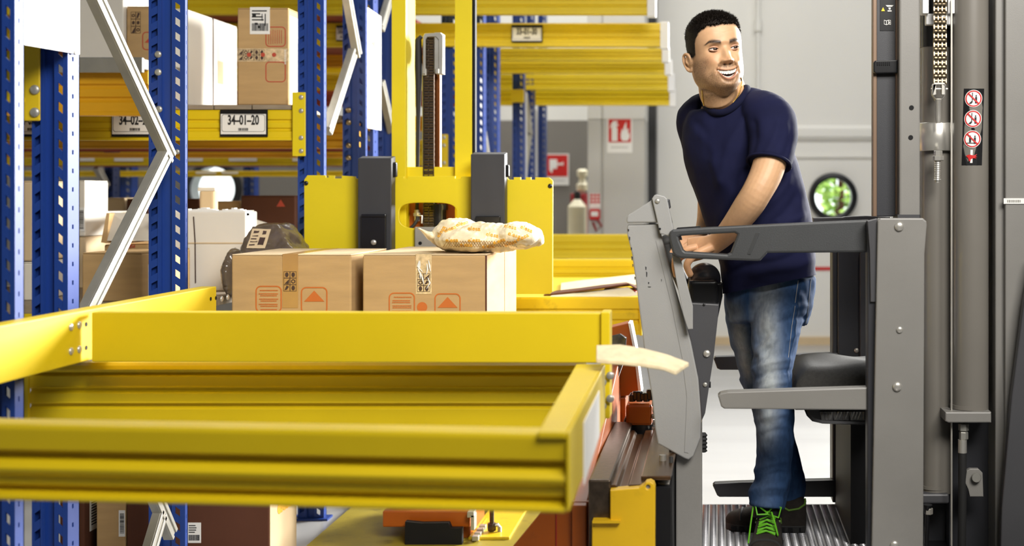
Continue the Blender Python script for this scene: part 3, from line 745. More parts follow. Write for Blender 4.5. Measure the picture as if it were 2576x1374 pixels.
def care_icons(parent, px0, py0, px1, py1, Y, cols=2, rows=3, ink='ink_brown', seed=1):
    """printed grid of black handling pictograms"""
    a = W(px0, py0, Y); b = W(px1, py1, Y); y = Y - .0022; cw = (b.x - a.x) / cols; ch = (a.z - b.z) / rows; m = MB(); rnd = random.Random(seed)
    for i in range(cols):
        for j in range(rows):
            x0, x1 = a.x + cw * i, a.x + cw * (i + 1); z1, z0 = a.z - ch * j, a.z - ch * (j + 1); e = cw * .05
            m.plate([(x0, z0), (x1, z0), (x1, z1), (x0, z1)], y, .0006, [[(x0 + e, z0 + e), (x1 - e, z0 + e), (x1 - e, z1 - e), (x0 + e, z1 - e)]], world=True)
            cx, cz = (x0 + x1) / 2, (z0 + z1) / 2; k = (j * cols + i + seed) % 5; r = cw * .34
            if k in (0, 1): m.plate([(cx + r * .8 * math.cos(t), cz + r * 1.1 * math.sin(t)) for t in [q * .39 for q in range(16)]], y, .0006, world=True)
            elif k == 2: m.plate([(x0 + e * 3, z0 + e * 3), (x1 - e * 4, z0 + e * 2), (x1 - e * 2, z1 - e * 3), (cx, cz)], y, .0006, world=True)
            elif k == 3: m.plate(circ(cx, cz, r, 14), y, .0006, [circ(cx, cz, r * .55, 14)], world=True)
            else: m.plate([(x0 + e * 3, z0 + e * 4), (cx, z0 + e * 5), (x1 - e * 3, z1 - e * 6), (cx - e, z1 - e * 3)], y, .0006, world=True)
    return part('care_symbols', m, ink, parent)
def barcode_label(parent, a, b, Y, vertical=False, seed=3, lines=True):
    """white sticker on a face at y=Y between world corners a (top left) and b (bottom right)"""
    o = part('sticker', MB().box(a.x, b.x, Y - .0015, Y, b.z, a.z), 'paper', parent)
    w = b.x - a.x; h = a.z - b.z; m = MB(); rnd = random.Random(seed); y = Y - .0022
    if vertical:
        z = a.z - h * .12
        while z > b.z + h * .12:
            q = h * rnd.choice((.008, .014, .024)); m.box(a.x + w * .2, b.x - w * .14, y, y + .0006, z - q, z); z -= q + h * rnd.choice((.01, .02))
    else:
        x = a.x + w * .1
        while x < b.x - w * .1:
            q = w * rnd.choice((.01, .02, .03)); m.box(x, x + q, y, y + .0006, b.z + h * .12, b.z + h * .4); x += q + w * rnd.choice((.012, .02))
        for k in range(4):
            z = a.z - h * (.14 + .11 * k); m.box(a.x + w * .1, a.x + w * rnd.uniform(.5, .9), y, y + .0006, z - h * .025, z + h * .02)
    part('print', m, 'ink', o)
    return o
# ---- the two cartons on the forks
YC = 4.20
def tape_strip(parent, px0, px1, py_top, py_bot, Y, depth, ztop, material='tape', name='packing_tape'):
    a = W(px0, 0, Y).x; b = W(px1, 0, Y).x; zb = W(0, py_bot, Y).z
    m = MB().box(a, b, Y - .0012, Y, zb, ztop + .001).box(a, b, Y, Y + depth, ztop, ztop + .001)
    return part(name, m, material, parent)
t, a, b, zb = carton('left brown carton of the pair on the forks, tidy brown tape', 582, 640, 884, YC, .46, height=.40, top='card_light')
tape_strip(t, 711, 750, 640, 775, YC, .46, a.z, 'tape')
o = care_icons(t, 714, 683, 746, 733, YC, seed=0)
stamp_round(t, 643, 719, 709, 786, YC, kind='text'); stamp_round(t, 757, 722, 824, 790, YC, kind='arrow')
boxA = t; ZBOX = a.z
t, a, b, zb = carton('right brown carton of the pair on the forks, crinkled tape, bag on top', 912, 640, 1224, YC, .63, height=.40, top='card_light')
tape_strip(t, 1046, 1086, 640, 740, YC, .06, a.z, 'cleartape', 'packing_tape')
care_icons(t, 1050, 688, 1082, 734, YC, seed=1)
m = MB(); rnd = random.Random(4)
for k in range(7):
    px = 1048 + rnd.uniform(0, 34); py = 650 + rnd.uniform(0, 60); 
    m.tube([W(px, py, YC - .003), W(px + rnd.uniform(-6, 8), py + 14, YC - .005), W(px + rnd.uniform(-6, 10), py + 28, YC - .003)], [.001, .003, .001], 6)
part('tape_wrinkle', m, 'paper', t, smooth=True)
stamp_round(t, 978, 736, 1044, 802, YC, kind='text'); stamp_round(t, 1093, 738, 1159, 804, YC, kind='arrow')
m = MB().plate(circ(W(1062, 0, YC).x, W(0, 773, YC).z, .017, 18), YC - .0012, .0008, world=True); part('printed_dot', m, 'ink_orange', t)
# join line of the side flaps on the bright side
part('side_seam', MB().box(b.x - .0005, b.x + .0012, 4.555, 4.562, zb, a.z), 'ink_orange', t)
part('front_corner_crease', MB().box(b.x - .004, b.x + .001, YC - .001, YC + .004, zb, a.z - .004), 'card_dark', t)
# ---- plastic bag with orange print lying on the right carton
def np_noise(P, s, seed=0):
    """smooth value noise for an (n,3) array"""
    rs = np.random.RandomState(seed); tab = rs.rand(4096)
    Q = P * s; I = np.floor(Q).astype(int); f = Q - I; f = f * f * (3 - 2 * f)
    def h(i, j, k): return tab[(i * 73856093 ^ j * 19349663 ^ k * 83492791) & 4095]
    i, j, k = I[:, 0], I[:, 1], I[:, 2]; x, y, z = f[:, 0], f[:, 1], f[:, 2]
    c = lambda a, b, t: a + (b - a) * t
    return c(c(c(h(i, j, k), h(i + 1, j, k), x), c(h(i, j + 1, k), h(i + 1, j + 1, k), x), y), c(c(h(i, j, k + 1), h(i + 1, j, k + 1), x), c(h(i, j + 1, k + 1), h(i + 1, j + 1, k + 1), x), y), z) * 2 - 1
def remesh(mb, vox, smooth_it=0, name='t', factor=.5):
    me = mb.mesh(name); bm = bmesh.new(); bm.from_mesh(me); bmesh.ops.recalc_face_normals(bm, faces=bm.faces); bm.to_mesh(me); bm.free()
    o = bpy.data.objects.new('t', me); COL.objects.link(o)
    r = o.modifiers.new('r', 'REMESH'); r.mode = 'VOXEL'; r.voxel_size = vox
    if smooth_it:
        s = o.modifiers.new('s', 'SMOOTH'); s.factor = factor; s.iterations = smooth_it
    dg = bpy.context.evaluated_depsgraph_get(); out = bpy.data.meshes.new_from_object(o.evaluated_get(dg))
    bpy.data.objects.remove(o); bpy.data.meshes.remove(me); out.name = name
    return out
def getco(me):
    a = np.empty(len(me.vertices) * 3); me.vertices.foreach_get('co', a); return a.reshape(-1, 3)
def setco(me, a): me.vertices.foreach_set('co', a.ravel()); me.update()
def getno(me):
    a = np.empty(len(me.vertices) * 3); me.vertices.foreach_get('normal', a); return a.reshape(-1, 3)
m = MB(); YG = 4.36
def lump(px, py, Y, rx, ry, rz): m.ball(W(px, py, Y), rx, ry, rz, 28, 16)
lump(1150, 592, 4.42, .085, .12, .058); lump(1235, 597, 4.36, .125, .13, .050); lump(1300, 592, 4.34, .085, .12, .045); lump(1190, 604, 4.33, .13, .12, .040)
m.tube([W(1120, 612, 4.38), W(1090, 600, 4.36), W(1066, 584, 4.34), W(1046, 571, 4.33)], [.05, .035, .02, .004], 16, flat=(.35, 1))
m.tube([W(1310, 598, 4.34), W(1340, 598, 4.34), W(1366, 603, 4.34)], [.075, .058, .035], 16, flat=(.42, 1))
bagme = remesh(m, .005, 6, 'plastic_bag')
co = getco(bagme); no = getno(bagme)
n = np_noise(co * np.array([1, 1, 2.2]), 26, 3) * .006 + np.abs(np_noise(co * np.array([1.6, .7, 1]), 55, 5)) * .004
co = co + no * n[:, None]
co[:, 2] = np.maximum(co[:, 2], np.where((co[:, 0] < b.x + .001), ZBOX + .0015, ZBOX - .012))
setco(bagme, co)
tb = thing('plastic_bag', 'cream printed plastic bag slumped on top of the right carton', 'bag', W(1235, 620, YG))
part('bag_skin', bagme, 'bag', tb, smooth=True, sm_angle=60)
bvh = BVHTree.FromPolygons([v.co for v in bagme.vertices], [tuple(p.vertices) for p in bagme.polygons])
dmb = MB(); words = [(1170, 562, .25), (1140, 575, .35), (1118, 582, 1.0), (1200, 575, -.05), (1235, 565, -.12), (1245, 590, -.15), (1290, 570, -.2), (1300, 590, -.3), (1330, 575, -.4), (1145, 603, .0), (1200, 603, .05), (1262, 605, .3), (1290, 610, .35), (1235, 618, .05), (1180, 614, -.02), (1320, 596, .4)]
for px, py, rot in words:
    q = MB().text('elesa', (0, 0), .0125, 0, .0006, sx=1.15, rot=rot, bold=.0003)
    c = W(px, py, 4.1); hit = True; vs = []
    for v in q.v:
        o_ = Vector((c.x + v[0], 4.05, c.z + v[2])); d = (o_ - Vector((0, 0, CAMZ))).normalized()
        h = bvh.ray_cast(o_, d)
        if h[0] is None: hit = False; break
        vs.append(h[0] + h[1] * (.0012 if v[1] < 0 else .0004))
    if hit:
        dmb.add(vs, q.f); part('printed_word', MB().add(vs, q.f), 'bagprint', tb)['kind'] = 'stuff'
# netted mesh strip along its lower front
net = MB()
for k in range(26):
    px = 1125 + k * 6.6
    for s in (-1, 1):
        pts = []
        for j in range(4):
            o_ = W(px + s * j * 3.2, 606 + j * 5, 4.05); d = (o_ - Vector((0, 0, CAMZ))).normalized(); h = bvh.ray_cast(o_, d)
            if h[0] is None: break
            pts.append(h[0] + h[1] * .0008)
        if len(pts) > 1: net.tube(pts, .0009, 4)
part('net_strip', net, 'tape', tb)['kind'] = 'stuff'
# ---- goods on the aisle 34 shelf (upper level)
zs_ = W(0, 264, YB).z
t, a, b, zb = carton('tall brown carton with white sticker and red stamps beside label 34-01-20', 597, 20, 726, 5.33, .32, y1=264, material='card', name='cardboard_box', flaps=True)
Y = 5.33
barcode_label(t, W(629, 18, Y), W(679, 86, Y), Y, seed=9)
m = MB().plate(circ(W(640, 0, Y).x, W(0, 39, Y).z, .008, 14), Y - .0035, .0006, world=True)
for (px, py, w, h) in ((645, 60, .012, .008), (652, 68, .009, .010), (668, 50, .004, .05), (660, 44, .003, .03)):
    c = W(px, py, Y); m.box(c.x - w / 2, c.x + w / 2, Y - .0035, Y - .0029, c.z - h / 2, c.z + h / 2)
part('sticker_print', m, 'ink', t)
stamp_round(t, 668, 67, 719, 118, Y, 'ink_red', 'vtext'); stamp_round(t, 668, 155, 719, 207, Y, 'ink_red', 'none')
part('packing_tape', MB().box(a.x - .001, b.x + .001, Y - .0015, Y, W(0, 155, Y).z, W(0, 122, Y).z), 'cleartape', t)
care_icons(t, 599, 125, 666, 152, Y, cols=5, rows=2, seed=2)
m = MB()
for px in (627, 662, 690): m.plate(circ(W(px, 0, Y).x, W(0, 138, Y).z, .009, 10), Y - .003, .0006, world=True)
part('red_print', m, 'ink_red', t)
m = MB()
for k in range(9): m.box(W(716, 0, Y).x, W(720, 0, Y).x, Y - .003, Y - .001, W(0, 126 + 4.2 * k, Y).z - .003, W(0, 126 + 4.2 * k, Y).z)
part('tape_glints', m, 'paper', t)
# bulging white side flap at its right
za, zc = W(0, 30, Y).z, W(0, 262, Y).z
q = [(b.x, 5.36, zc), (b.x, 5.36, za), (b.x + .025, 5.48, (za + zc) / 2 + .02), (b.x + .012, 5.6, zc)]
part('bulged_side', MB().prism([(b.x - .002, 5.34, zc), (b.x - .002, 5.34, za), (b.x + .026, 5.42, (za + zc) / 2 + .01), (b.x + .010, 5.42, zc)], (.0, .2, 0)), 'card_white', t, bevel=.003)
# large white box with its side towards us
xw = W(468, 0, 5.32).x
t, a, b, zb = carton('large white cardboard box with dark side seam on aisle 34 shelf', 408, 22, 468, 5.32, .57, y1=264, material='card_white', name='white_box')
part('side_seam', MB().box(b.x - .001, b.x + .0015, 5.60, 5.612, zb, a.z), 'ink_brown', t)
part('printed_mark', MB().box(b.x - .001, b.x + .001, 5.66, 5.72, zb + .12, zb + .22), 'card_light', t)
t, a, b, zb = carton('brown carton with black care symbols between the left braces', 318, 16, 404, 5.42, .4, y1=264, material='card')
care_icons(t, 330, 30, 354, 84, 5.42, seed=3)
stamp_round(t, 358, 80, 408, 126, 5.42, 'ink_red', 'arrow')
t, a, b, zb = carton('pale beige carton behind the upper left brace', 170, -60, 310, 5.40, .45, y1=264, material='card_white')
# ---- goods on the lower level behind the yellow depth beam
YD = 5.0; zlow = W(0, 735, 5.0).z
o = part('shelf_deck', MB().box(W(-100, 0, 5).x, -1.85, 4.42, 6.7, zlow - .03, zlow), 'board'); setp(o, 'wooden deck of the lower left shelf under the cartons', 'shelf deck')
o = part('rack_beam', beam_mesh(W(-100, 0, 5).x, -1.85, 4.40, zlow - .03, zlow - .15), 'yellow'); setp(o, 'yellow beam under the lower left shelf deck', 'rack beam')
t, a, b, zb = carton('big white cardboard box with creased side right of blue post', 387, 530, 618, 5.05, .13, zf=zlow, material='card_white', name='white_box', flaps=False)
m = MB().tube([W(487, 545, 5.048), W(491, 610, 5.048), W(492, 712, 5.048)], .0022, 5); part('crease', m, 'ink_brown', t)
m = MB().box(W(470, 0, 5.05).x, W(616, 0, 5.05).x, 5.047, 5.05, W(0, 613, 5.05).z, W(0, 610, 5.05).z); part('fold_line', m, 'card_light', t)
rnd = random.Random(2); m = MB()
for k in range(30):
    x = a.x + (b.x - a.x) * k / 30; m.box(x, x + (b.x - a.x) / 30, 5.06, 5.09, a.z - .02, a.z + rnd.uniform(0, .012))
part('torn_edge', m, 'paper', t)
part('flap', MB().box(a.x + .01, b.x - .01, 5.09, 5.17, a.z - .003, a.z), 'card_white', t)
t, a, b, zb = carton('pale upright tub standing behind the big white box', 500, 474, 540, 5.6, .05, zf=zlow, material='card_light', name='plastic_tub', cat='tub', flaps=False, bev=.015)
part('lid', MB().box(a.x - .004, b.x + .004, 5.596, 5.674, a.z - .012, a.z + .004), 'card_white', t, bevel=.004)
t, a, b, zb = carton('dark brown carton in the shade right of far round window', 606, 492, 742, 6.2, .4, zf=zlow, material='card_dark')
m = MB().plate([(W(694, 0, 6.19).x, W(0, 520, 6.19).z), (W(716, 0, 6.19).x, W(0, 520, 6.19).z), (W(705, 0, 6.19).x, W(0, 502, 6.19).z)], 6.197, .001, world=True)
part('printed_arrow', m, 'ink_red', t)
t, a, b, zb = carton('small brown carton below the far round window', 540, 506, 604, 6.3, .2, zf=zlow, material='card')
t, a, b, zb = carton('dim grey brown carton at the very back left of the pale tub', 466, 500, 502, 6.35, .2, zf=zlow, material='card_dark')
# opened white flap leaning
t = thing('cardboard_flap', 'white cardboard flap leaning behind the wrapped parcel', 'cardboard', W(690, 690, 5.5))
m = MB().prism([W(624, 546, 5.75), W(746, 584, 5.64), W(748, 606, 5.60), W(640, 566, 5.68)], (0, .004, -.006)); m.prism([W(640, 566, 5.68), W(748, 606, 5.60), W(748, 704, 5.64), W(640, 700, 5.72)], (0, .006, 0))
part('sheet', m, 'card_white', t)
# wrapped dark parcel
m = MB(); m.prism([W(598, 640, 4.73), W(633, 568, 4.80), W(697, 566, 4.80), W(742, 640, 4.75)], (0, .2, 0))
m.ball(W(716, 612, 4.88), .06, .10, .07); m.ball(W(590, 690, 4.82), .03, .1, .10); m.box(W(588, 0, 4.8).x, W(738, 0, 4.8).x, 4.76, 4.96, zlow, W(0, 634, 4.8).z)
me = remesh(m, .007, 4, 'parcel'); co = getco(me); no = getno(me)
co += no * (np_noise(co, 22, 8) * .008 + np.abs(np_noise(co, 60, 9)) * .005)[:, None]; co[:, 2] = np.maximum(co[:, 2], zlow + .001); setco(me, co)
t = thing('wrapped_parcel', 'dark parcel in crinkled plastic wrap behind the left carton', 'parcel', W(670, 735, 5.0))
part('wrapping', me, 'wrap', t, smooth=True, sm_angle=50)
bv = BVHTree.FromPolygons([v.co for v in me.vertices], [tuple(p.vertices) for p in me.polygons])
def drape(parent, name, px0, py0, px1, py1, shear, material, lift, nx=8, nz=6, prints=None):
    vs = []; fs = []
    for j in range(nz + 1):
        for i in range(nx + 1):
            px = px0 + (px1 - px0) * i / nx + shear * (j / nz); py = py0 + (py1 - py0) * j / nz
            o_ = W(px, py, 3.5); d = (o_ - Vector((0, 0, CAMZ))).normalized(); h = bv.ray_cast(o_, d)
            p = h[0] + h[1] * lift if h[0] is not None else W(px, py, 4.9)
            vs.append(p)
    for j in range(nz):
        for i in range(nx): fs.append((j * (nx + 1) + i, j * (nx + 1) + i + 1, (j + 1) * (nx + 1) + i + 1, (j + 1) * (nx + 1) + i))
    return part(name, MB().add(vs, fs), material, parent, smooth=True)
s = drape(t, 'shipping_label', 636, 577, 683, 626, -16, 'card_light', .004)
for k, (u, v, w_, h_) in enumerate([(.12, .12, .3, .1), (.6, .1, .2, .2), (.1, .35, .35, .05), (.1, .5, .3, .05), (.1, .65, .4, .05), (.55, .45, .3, .4), (.1, .8, .3, .06)]):
    px = 636 + 47 * u - 16 * v; py = 577 + 49 * v
    drape(s, 'print', px, py, px + 47 * w_, py + 49 * h_, -16 * h_, 'ink_brown', .0055, 3, 2)
# boxes between the left braces, lower level
t, a, b, zb = carton('big plain brown carton on lower shelf behind the silver brace', 206, 636, 357, 4.55, .42, zf=zlow, material='card')
part('side_sticker', MB().box(b.x, b.x + .0015, 4.60, 4.72, zb + .01, zb + .13), 'paper', t)
t, a, b, zb = carton('open carton with red care symbols between brace and blue post', 262, 613, 374, 5.02, .4, zf=zlow, material='card', flaps=False)
care_icons(t, 312, 614, 340, 630, 5.02, cols=4, rows=2, ink='ink_red', seed=4)
m = MB().prism([W(268, 606, 5.0), W(276, 536, 5.25), W(374, 540, 5.25), W(374, 606, 5.0)], (0, .005, .003))
part('flap', m, 'card_white', t); part('flap_slit', MB().tube([W(336, 596, 5.02), W(356, 540, 5.238)], .003, 5), 'ink_brown', t)
m = MB().prism([W(254, 610, 4.98), W(268, 536, 5.2), W(275, 537, 5.2), W(268, 612, 4.98)], (0, .3, 0)); part('side_flap', m, 'card', t)
t, a, b, zb = carton('pale stacked carton at left with grey barcode sticker, behind first brace', 160, 454, 214, 5.2, .2, y1=595, material='card_white')
barcode_label(t, W(196, 522, 5.2), W(213, 582, 5.2), 5.2, vertical=True)
t, a, b, zb = carton('plain tan carton under the pale barcoded carton at left', 160, 596, 216, 5.2, .3, zf=zlow, material='card_light')
t, a, b, zb = carton('white open box with torn slanted bottom corner left of brace', 206, 530, 244, 5.56, .3, zf=zlow, material='card_white', flaps=False)
part('flap', MB().prism([W(202, 534, 5.55), W(246, 530, 5.5), W(258, 540, 5.45), W(206, 540, 5.5)], (0, .004, .004)), 'card_dark', t)
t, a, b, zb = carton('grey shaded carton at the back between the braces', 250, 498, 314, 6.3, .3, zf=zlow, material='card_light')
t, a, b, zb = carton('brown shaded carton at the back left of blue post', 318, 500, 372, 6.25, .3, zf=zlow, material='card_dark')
t, a, b, zb = carton('tan carton seen in the gap right of the first blue post', 52, 455, 82, 4.6, .3, y1=657, material='card_light')
t, a, b, zb = carton('pale carton low in the gap right of the first blue post', 52, 660, 84, 4.6, .3, zf=zlow, material='card_white')
# ---- loose cardboard sheets on the low shelf in the aisle
t = thing('cardboard_sheet', 'warped brown cardboard sheet lying on the low yellow shelf', 'cardboard', W(1480, 746, 5.4))
m = MB(); vs = []; nseg = 14
def strip(m, top, bot, Y0, Y1, th):
    """curved sheet through two pixel polylines (near edge at Y0, far edge at Y1)"""
    n = len(top); A = [W(px, py, Y0) for px, py in bot]; B = [W(px, py, Y1) for px, py in top]
    d = Vector((0, 0, -th))
    vs = A + B + [q + d for q in A] + [q + d for q in B]; fs = []
    for i in range(n - 1):
        fs += [(i, i + 1, n + i + 1, n + i), (2 * n + i + 1, 2 * n + i, 3 * n + i, 3 * n + i + 1), (i + 1, i, 2 * n + i, 2 * n + i + 1), (n + i, n + i + 1, 3 * n + i + 1, 3 * n + i)]
    fs += [(0, n, 3 * n, 2 * n), (2 * n - 1, n - 1, 3 * n - 1, 4 * n - 1)]
    return m.add(vs, fs)
strip(m, [(1400, 731), (1460, 724), (1520, 716), (1575, 710), (1604, 718)], [(1368, 741), (1440, 733), (1515, 723), (1580, 713), (1606, 728)], 5.32, 5.5, .006)
part('sheet', m, 'card_dark', t, smooth=True)
t = thing('cardboard_sheet', 'pale ragged paper sheet behind the warped cardboard on low shelf', 'cardboard', W(1500, 735, 5.6))
m = MB(); strip(m, [(1412, 712), (1470, 704), (1540, 697), (1600, 690)], [(1410, 734), (1470, 727), (1540, 722), (1602, 716)], 5.42, 6.0, .004)
part('sheet', m, 'card_edge', t, smooth=True)
t = thing('cardboard_sheet', 'white underside of a folded sheet on the low yellow shelf', 'cardboard', W(1500, 748, 5.3))
m = MB(); strip(m, [(1390, 741), (1470, 734), (1540, 727), (1580, 722)], [(1384, 746), (1470, 747), (1560, 747), (1606, 742)], 5.29, 5.34, .003)
part('sheet', m, 'card_white', t)
t = thing('red_tray', 'small dark red tray under the sheets on the low shelf', 'tray', W(1560, 748, 5.36))
part('tray_body', MB().pbox(1520, 732, 1600, 742, 5.36, .12), 'red_dark', t, bevel=.004); part('rim', MB().pbox(1518, 729, 1602, 733, 5.355, .13), 'red_dark', t)
# ---- torn cardboard strip in the right foreground
t = thing('cardboard_strip', 'torn pale cardboard strip sticking out past the yellow beam end', 'cardboard', W(1600, 900, 2.95))
m = MB(); strip(m, [(1500, 868), (1560, 866), (1620, 876), (1680, 892), (1733, 912)], [(1500, 904), (1560, 908), (1620, 914), (1670, 922), (1700, 934)], 2.93, 3.02, .010)
part('strip', m, 'card_edge', t, smooth=True, bevel=.002)
# ---- boxes under the foreground beams
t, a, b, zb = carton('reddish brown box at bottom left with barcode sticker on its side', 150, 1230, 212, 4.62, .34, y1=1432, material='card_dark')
m = MB().box(b.x, b.x + .0015, 4.66, 4.74, .12, .27); o = part('sticker', m, 'paper', t)
m = MB(); 
for k in range(12): m.box(b.x + .0015, b.x + .0022, 4.67, 4.73, .14 + .01 * k, .145 + .01 * k)
part('print', m, 'ink', o)
m = MB().plate(circ(W(208, 0, 4.62).x, .1, .02), 4.618, .001, world=True)
t, a, b, zb = carton('tan box at bottom left edge of stack with tall barcode sticker', 242, 1230, 315, 4.60, .34, y1=1437, material='card')
barcode_label(t, W(299, 1284, 4.60), W(315, 1350, 4.60), 4.60, vertical=True, seed=5)
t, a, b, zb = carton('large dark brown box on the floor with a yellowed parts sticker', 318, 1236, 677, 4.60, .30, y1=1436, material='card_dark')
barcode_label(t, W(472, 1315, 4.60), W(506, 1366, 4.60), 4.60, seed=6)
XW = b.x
part('lit_side', MB().box(b.x, b.x + .002, 4.606, 4.894, zb + .004, a.z - .006), 'card_light', t)  # paler tone painted on the side that the light strikes
m = MB().text('elesa', (0, 0), .05, 0, .001, sx=1.1, bold=.004)
m.v = [(XW + .0028 - v[1], 4.76 + v[0], .20 + v[2]) for v in m.v]
part('printed_word', m, 'bagprint', t)
t, a, b, zb = carton('small tan box on the floor right of the blue post foot', 826, 1262, 858, 6.95, .2, zf=.021, material='card')
# ------------------------------------------------------------------ the yellow lift carriage and its mast
YL = 5.02
tl = thing('lift_carriage', 'yellow fork carriage with twin mast rails, chain and dark forks', 'fork lift mast', W(1080, 1374, YL) * 1.0)
tl.location.z = 0
out = [(765, 452), (773, 441), (819, 441), (819, 447), (826, 447), (826, 441), (841, 442), (841, 449), (859, 449), (859, 442), (894, 444), (894, 449), (902, 449), (902, 444), (985, 444),
       (1016, 444), (1016, 449), (1025, 449), (1025, 444), (1145, 443), (1145, 449), (1160, 449), (1160, 444), (1275, 446), (1280, 452), (1292, 452), (1292, 446), (1310, 446), (1310, 452), (1322, 452), (1322, 446), (1336, 446), (1336, 452), (1346, 452), (1346, 446), (1382, 447), (1391, 455), (1390, 733), (1383, 740), (765, 740)]
hole = []
for k in range(40):
    c_, s_ = math.cos(k * math.pi / 20), math.sin(k * math.pi / 20); q_ = 2 / 3.6
    hole.append((1076 + (73 - 6 * max(0, s_)) * math.copysign(abs(c_) ** q_, c_), 543 + 33 * math.copysign(abs(s_) ** q_, s_)))
m = MB().plate(out, YL, .014, [hole], bev=.002)
part('backrest_plate', m, 'yellow_lift', tl)
for px, py in ((770, 461), (1384, 468)):
    q = W(px, py, YL); bolt(tl, q + Vector((0, -.001, 0)), .009, 'black')
a = W(985, 0, YL).x; b = W(1188, 0, YL).x; ztop = 3.2
def rail(x0, x1, extra):
    dd = .10 if extra else .22
    m = MB().box(x0, x1, YL + .06, YL + .075, .10, ztop).box(x1 - .010, x1, YL + .075, YL + dd, .10, ztop).box(x0, x0 + .010, YL + .075, YL + dd, .10, ztop)
    return part('mast_rail', m, 'yellow_lift', tl, bevel=.002)
rail(W(985, 0, YL + .06).x, W(1021, 0, YL + .06).x, 0); rail(W(1144, 0, YL + .06).x, W(1187, 0, YL + .06).x, 1)
x = W(1187, 0, YL + .06).x
part('guide_strip', MB().box(x + .002, x + .012, YL + .065, YL + .10, 1.2, ztop), 'black_matt', tl)
part('cross_member', MB().pbox(1020, 420, 1145, 452, YL + .09, .06), 'yellow_lift', tl, bevel=.002)
part('rear_cross_plate', MB().pbox(1000, 505, 1160, 640, YL + .12, .02), 'orange', tl)
# forks: dark upright shanks with blades under the cartons
def fork(p0, p1, py0, insert):
    A = W(p0, py0, YL - .075); B = W(p1, 0, YL - .075); zb = .7532
    m = MB().prism([(A.x, YL - .075, A.z), (A.x, YL - .012, A.z + .012), (A.x, YL - .012, zb), (A.x, YL - .79, zb - .0), (A.x, YL - .79, zb - .012), (A.x, YL - .05, zb - .035), (A.x, YL - .012, zb - .035 + .0), (A.x, YL - .012, zb), (A.x, YL - .075, zb)][:1] +
                   [(A.x, YL - .012, A.z + .010), (A.x, YL - .012, zb - .045), (A.x, YL - .74, zb - .02), (A.x, YL - .80, zb - .008), (A.x, YL - .80, zb), (A.x, YL - .075, zb)], (B.x - A.x, 0, 0))
    o = part('fork', m, 'fork', tl, bevel=.004)
    return o
f = fork(900, 985, 398, True)
m = MB().pbox(908, 543, 970, 640, YL - .09, .016).pbox(908, 539, 970, 547, YL - .094, .02); part('stop_block', m, 'black', f, bevel=.003)
bolt(f, W(940, 610, YL - .092), .011, 'steel')
part('latch', MB().pbox(985, 408, 998, 446, YL - .05, .02), 'black', f, bevel=.006)
f = fork(1184, 1270, 388, False)
part('stop_block', MB().pbox(1196, 544, 1258, 600, YL - .09, .016), 'black', f, bevel=.003)
part('latch', MB().pbox(1272, 414, 1281, 446, YL - .05, .02), 'black', f, bevel=.006)
# chain sheave, chain, cylinder and hose between the rails
YK = YL + .10
def chain_link(w, pitch, r, n=3):
    m = MB()
    for k in range(n):
        x = -w / 2 + w * k / (n - 1)
        m.prism([(x - w * .045, 0, -pitch * .62), (x - w * .045, -r, -pitch * .45), (x - w * .045, -r * .8, 0), (x - w * .045, -r, pitch * .45), (x - w * .045, 0, pitch * .62), (x - w * .045, r, 0)], (w * .09, 0, 0))
    for z in (-pitch / 2 * .55, pitch / 2 * .55):
        for k in range(n - 1):
            x0 = -w / 2 + w * k / (n - 1) + w * .06; x1 = x0 + w / (n - 1) - w * .12
            m.cyl((x0, 0, z), (x1, 0, z), r * .72, n=8)
    return m
def chain_run(parent, px, py0, py1, Y, w, pitch, r, material, n=3):
    A = W(px, py0, Y); B = W(px, py1, Y)
    c = part('chain', MB().box(A.x - w * .08, A.x + w * .08, Y - .001, Y + .002, B.z, A.z), material, parent)
    lk = chain_link(w, pitch, r, n).mesh('link'); lk.materials.append(M[material])
    z = A.z - pitch / 2
    while z > B.z:
        o = bpy.data.objects.new('link', lk); COL.objects.link(o); o.parent = c; o.location = (A.x, Y - r, z); z -= pitch
    return c
chain_run(tl, 1080, 92, 600, YK, .040, .021, .008, 'oily', 3)
m = MB().plate([(1064, 92), (1068, 84), (1108, 82), (1114, 90), (1113, 186), (1103, 188), (1103, 100), (1096, 92), (1074, 93), (1070, 100), (1070, 186), (1063, 186)], YK - .035, .012, bev=.002)
m.box(W(1097, 0, YK).x, W(1113, 0, YK).x, YK - .03, YK + .05, W(0, 186, YK).z, W(0, 84, YK).z)
part('sheave_housing', m, 'galv', tl, bevel=.002)
part('sheave', MB().lathe([(.052, -.018), (.058, -.018), (.058, -.014), (.046, -.012), (.046, .012), (.058, .014), (.058, .018), (.052, .018)], W(1082, 128, YK + .05), (1, 0, 0), 24), 'oily', tl, smooth=True)
m = MB().pbox(1062, 172, 1072, 190, YK - .03, .03).pbox(1095, 172, 1104, 186, YK - .045, .03); part('keeper_block', m, 'galv', tl, bevel=.003)
q = W(1099, 188, YK + .03); part('piston_rod', MB().cyl((q.x, q.y, .7), (q.x, q.y, q.z + .01), .016, n=20), 'rod', tl, smooth=True)
q = W(1107, 188, YK + .05); part('guide_tube', MB().cyl((q.x, q.y, .7), (q.x, q.y, q.z), .006, n=10), 'galv', tl, smooth=True)
q = W(1066, 190, YK + .03); part('cylinder_tube', MB().cyl((q.x, q.y, .7), (q.x, q.y, q.z), .006, n=10), 'black', tl, smooth=True)
q = W(1103, 540, YK + .0); part('cylinder_head', MB().cyl((q.x, q.y + .01, .6), (q.x, q.y + .01, W(0, 513, YK).z), .030, n=20).cyl((q.x, q.y + .01, W(0, 528, YK).z), (q.x, q.y + .01, W(0, 516, YK).z), .036, n=20), 'black', tl, smooth=True)
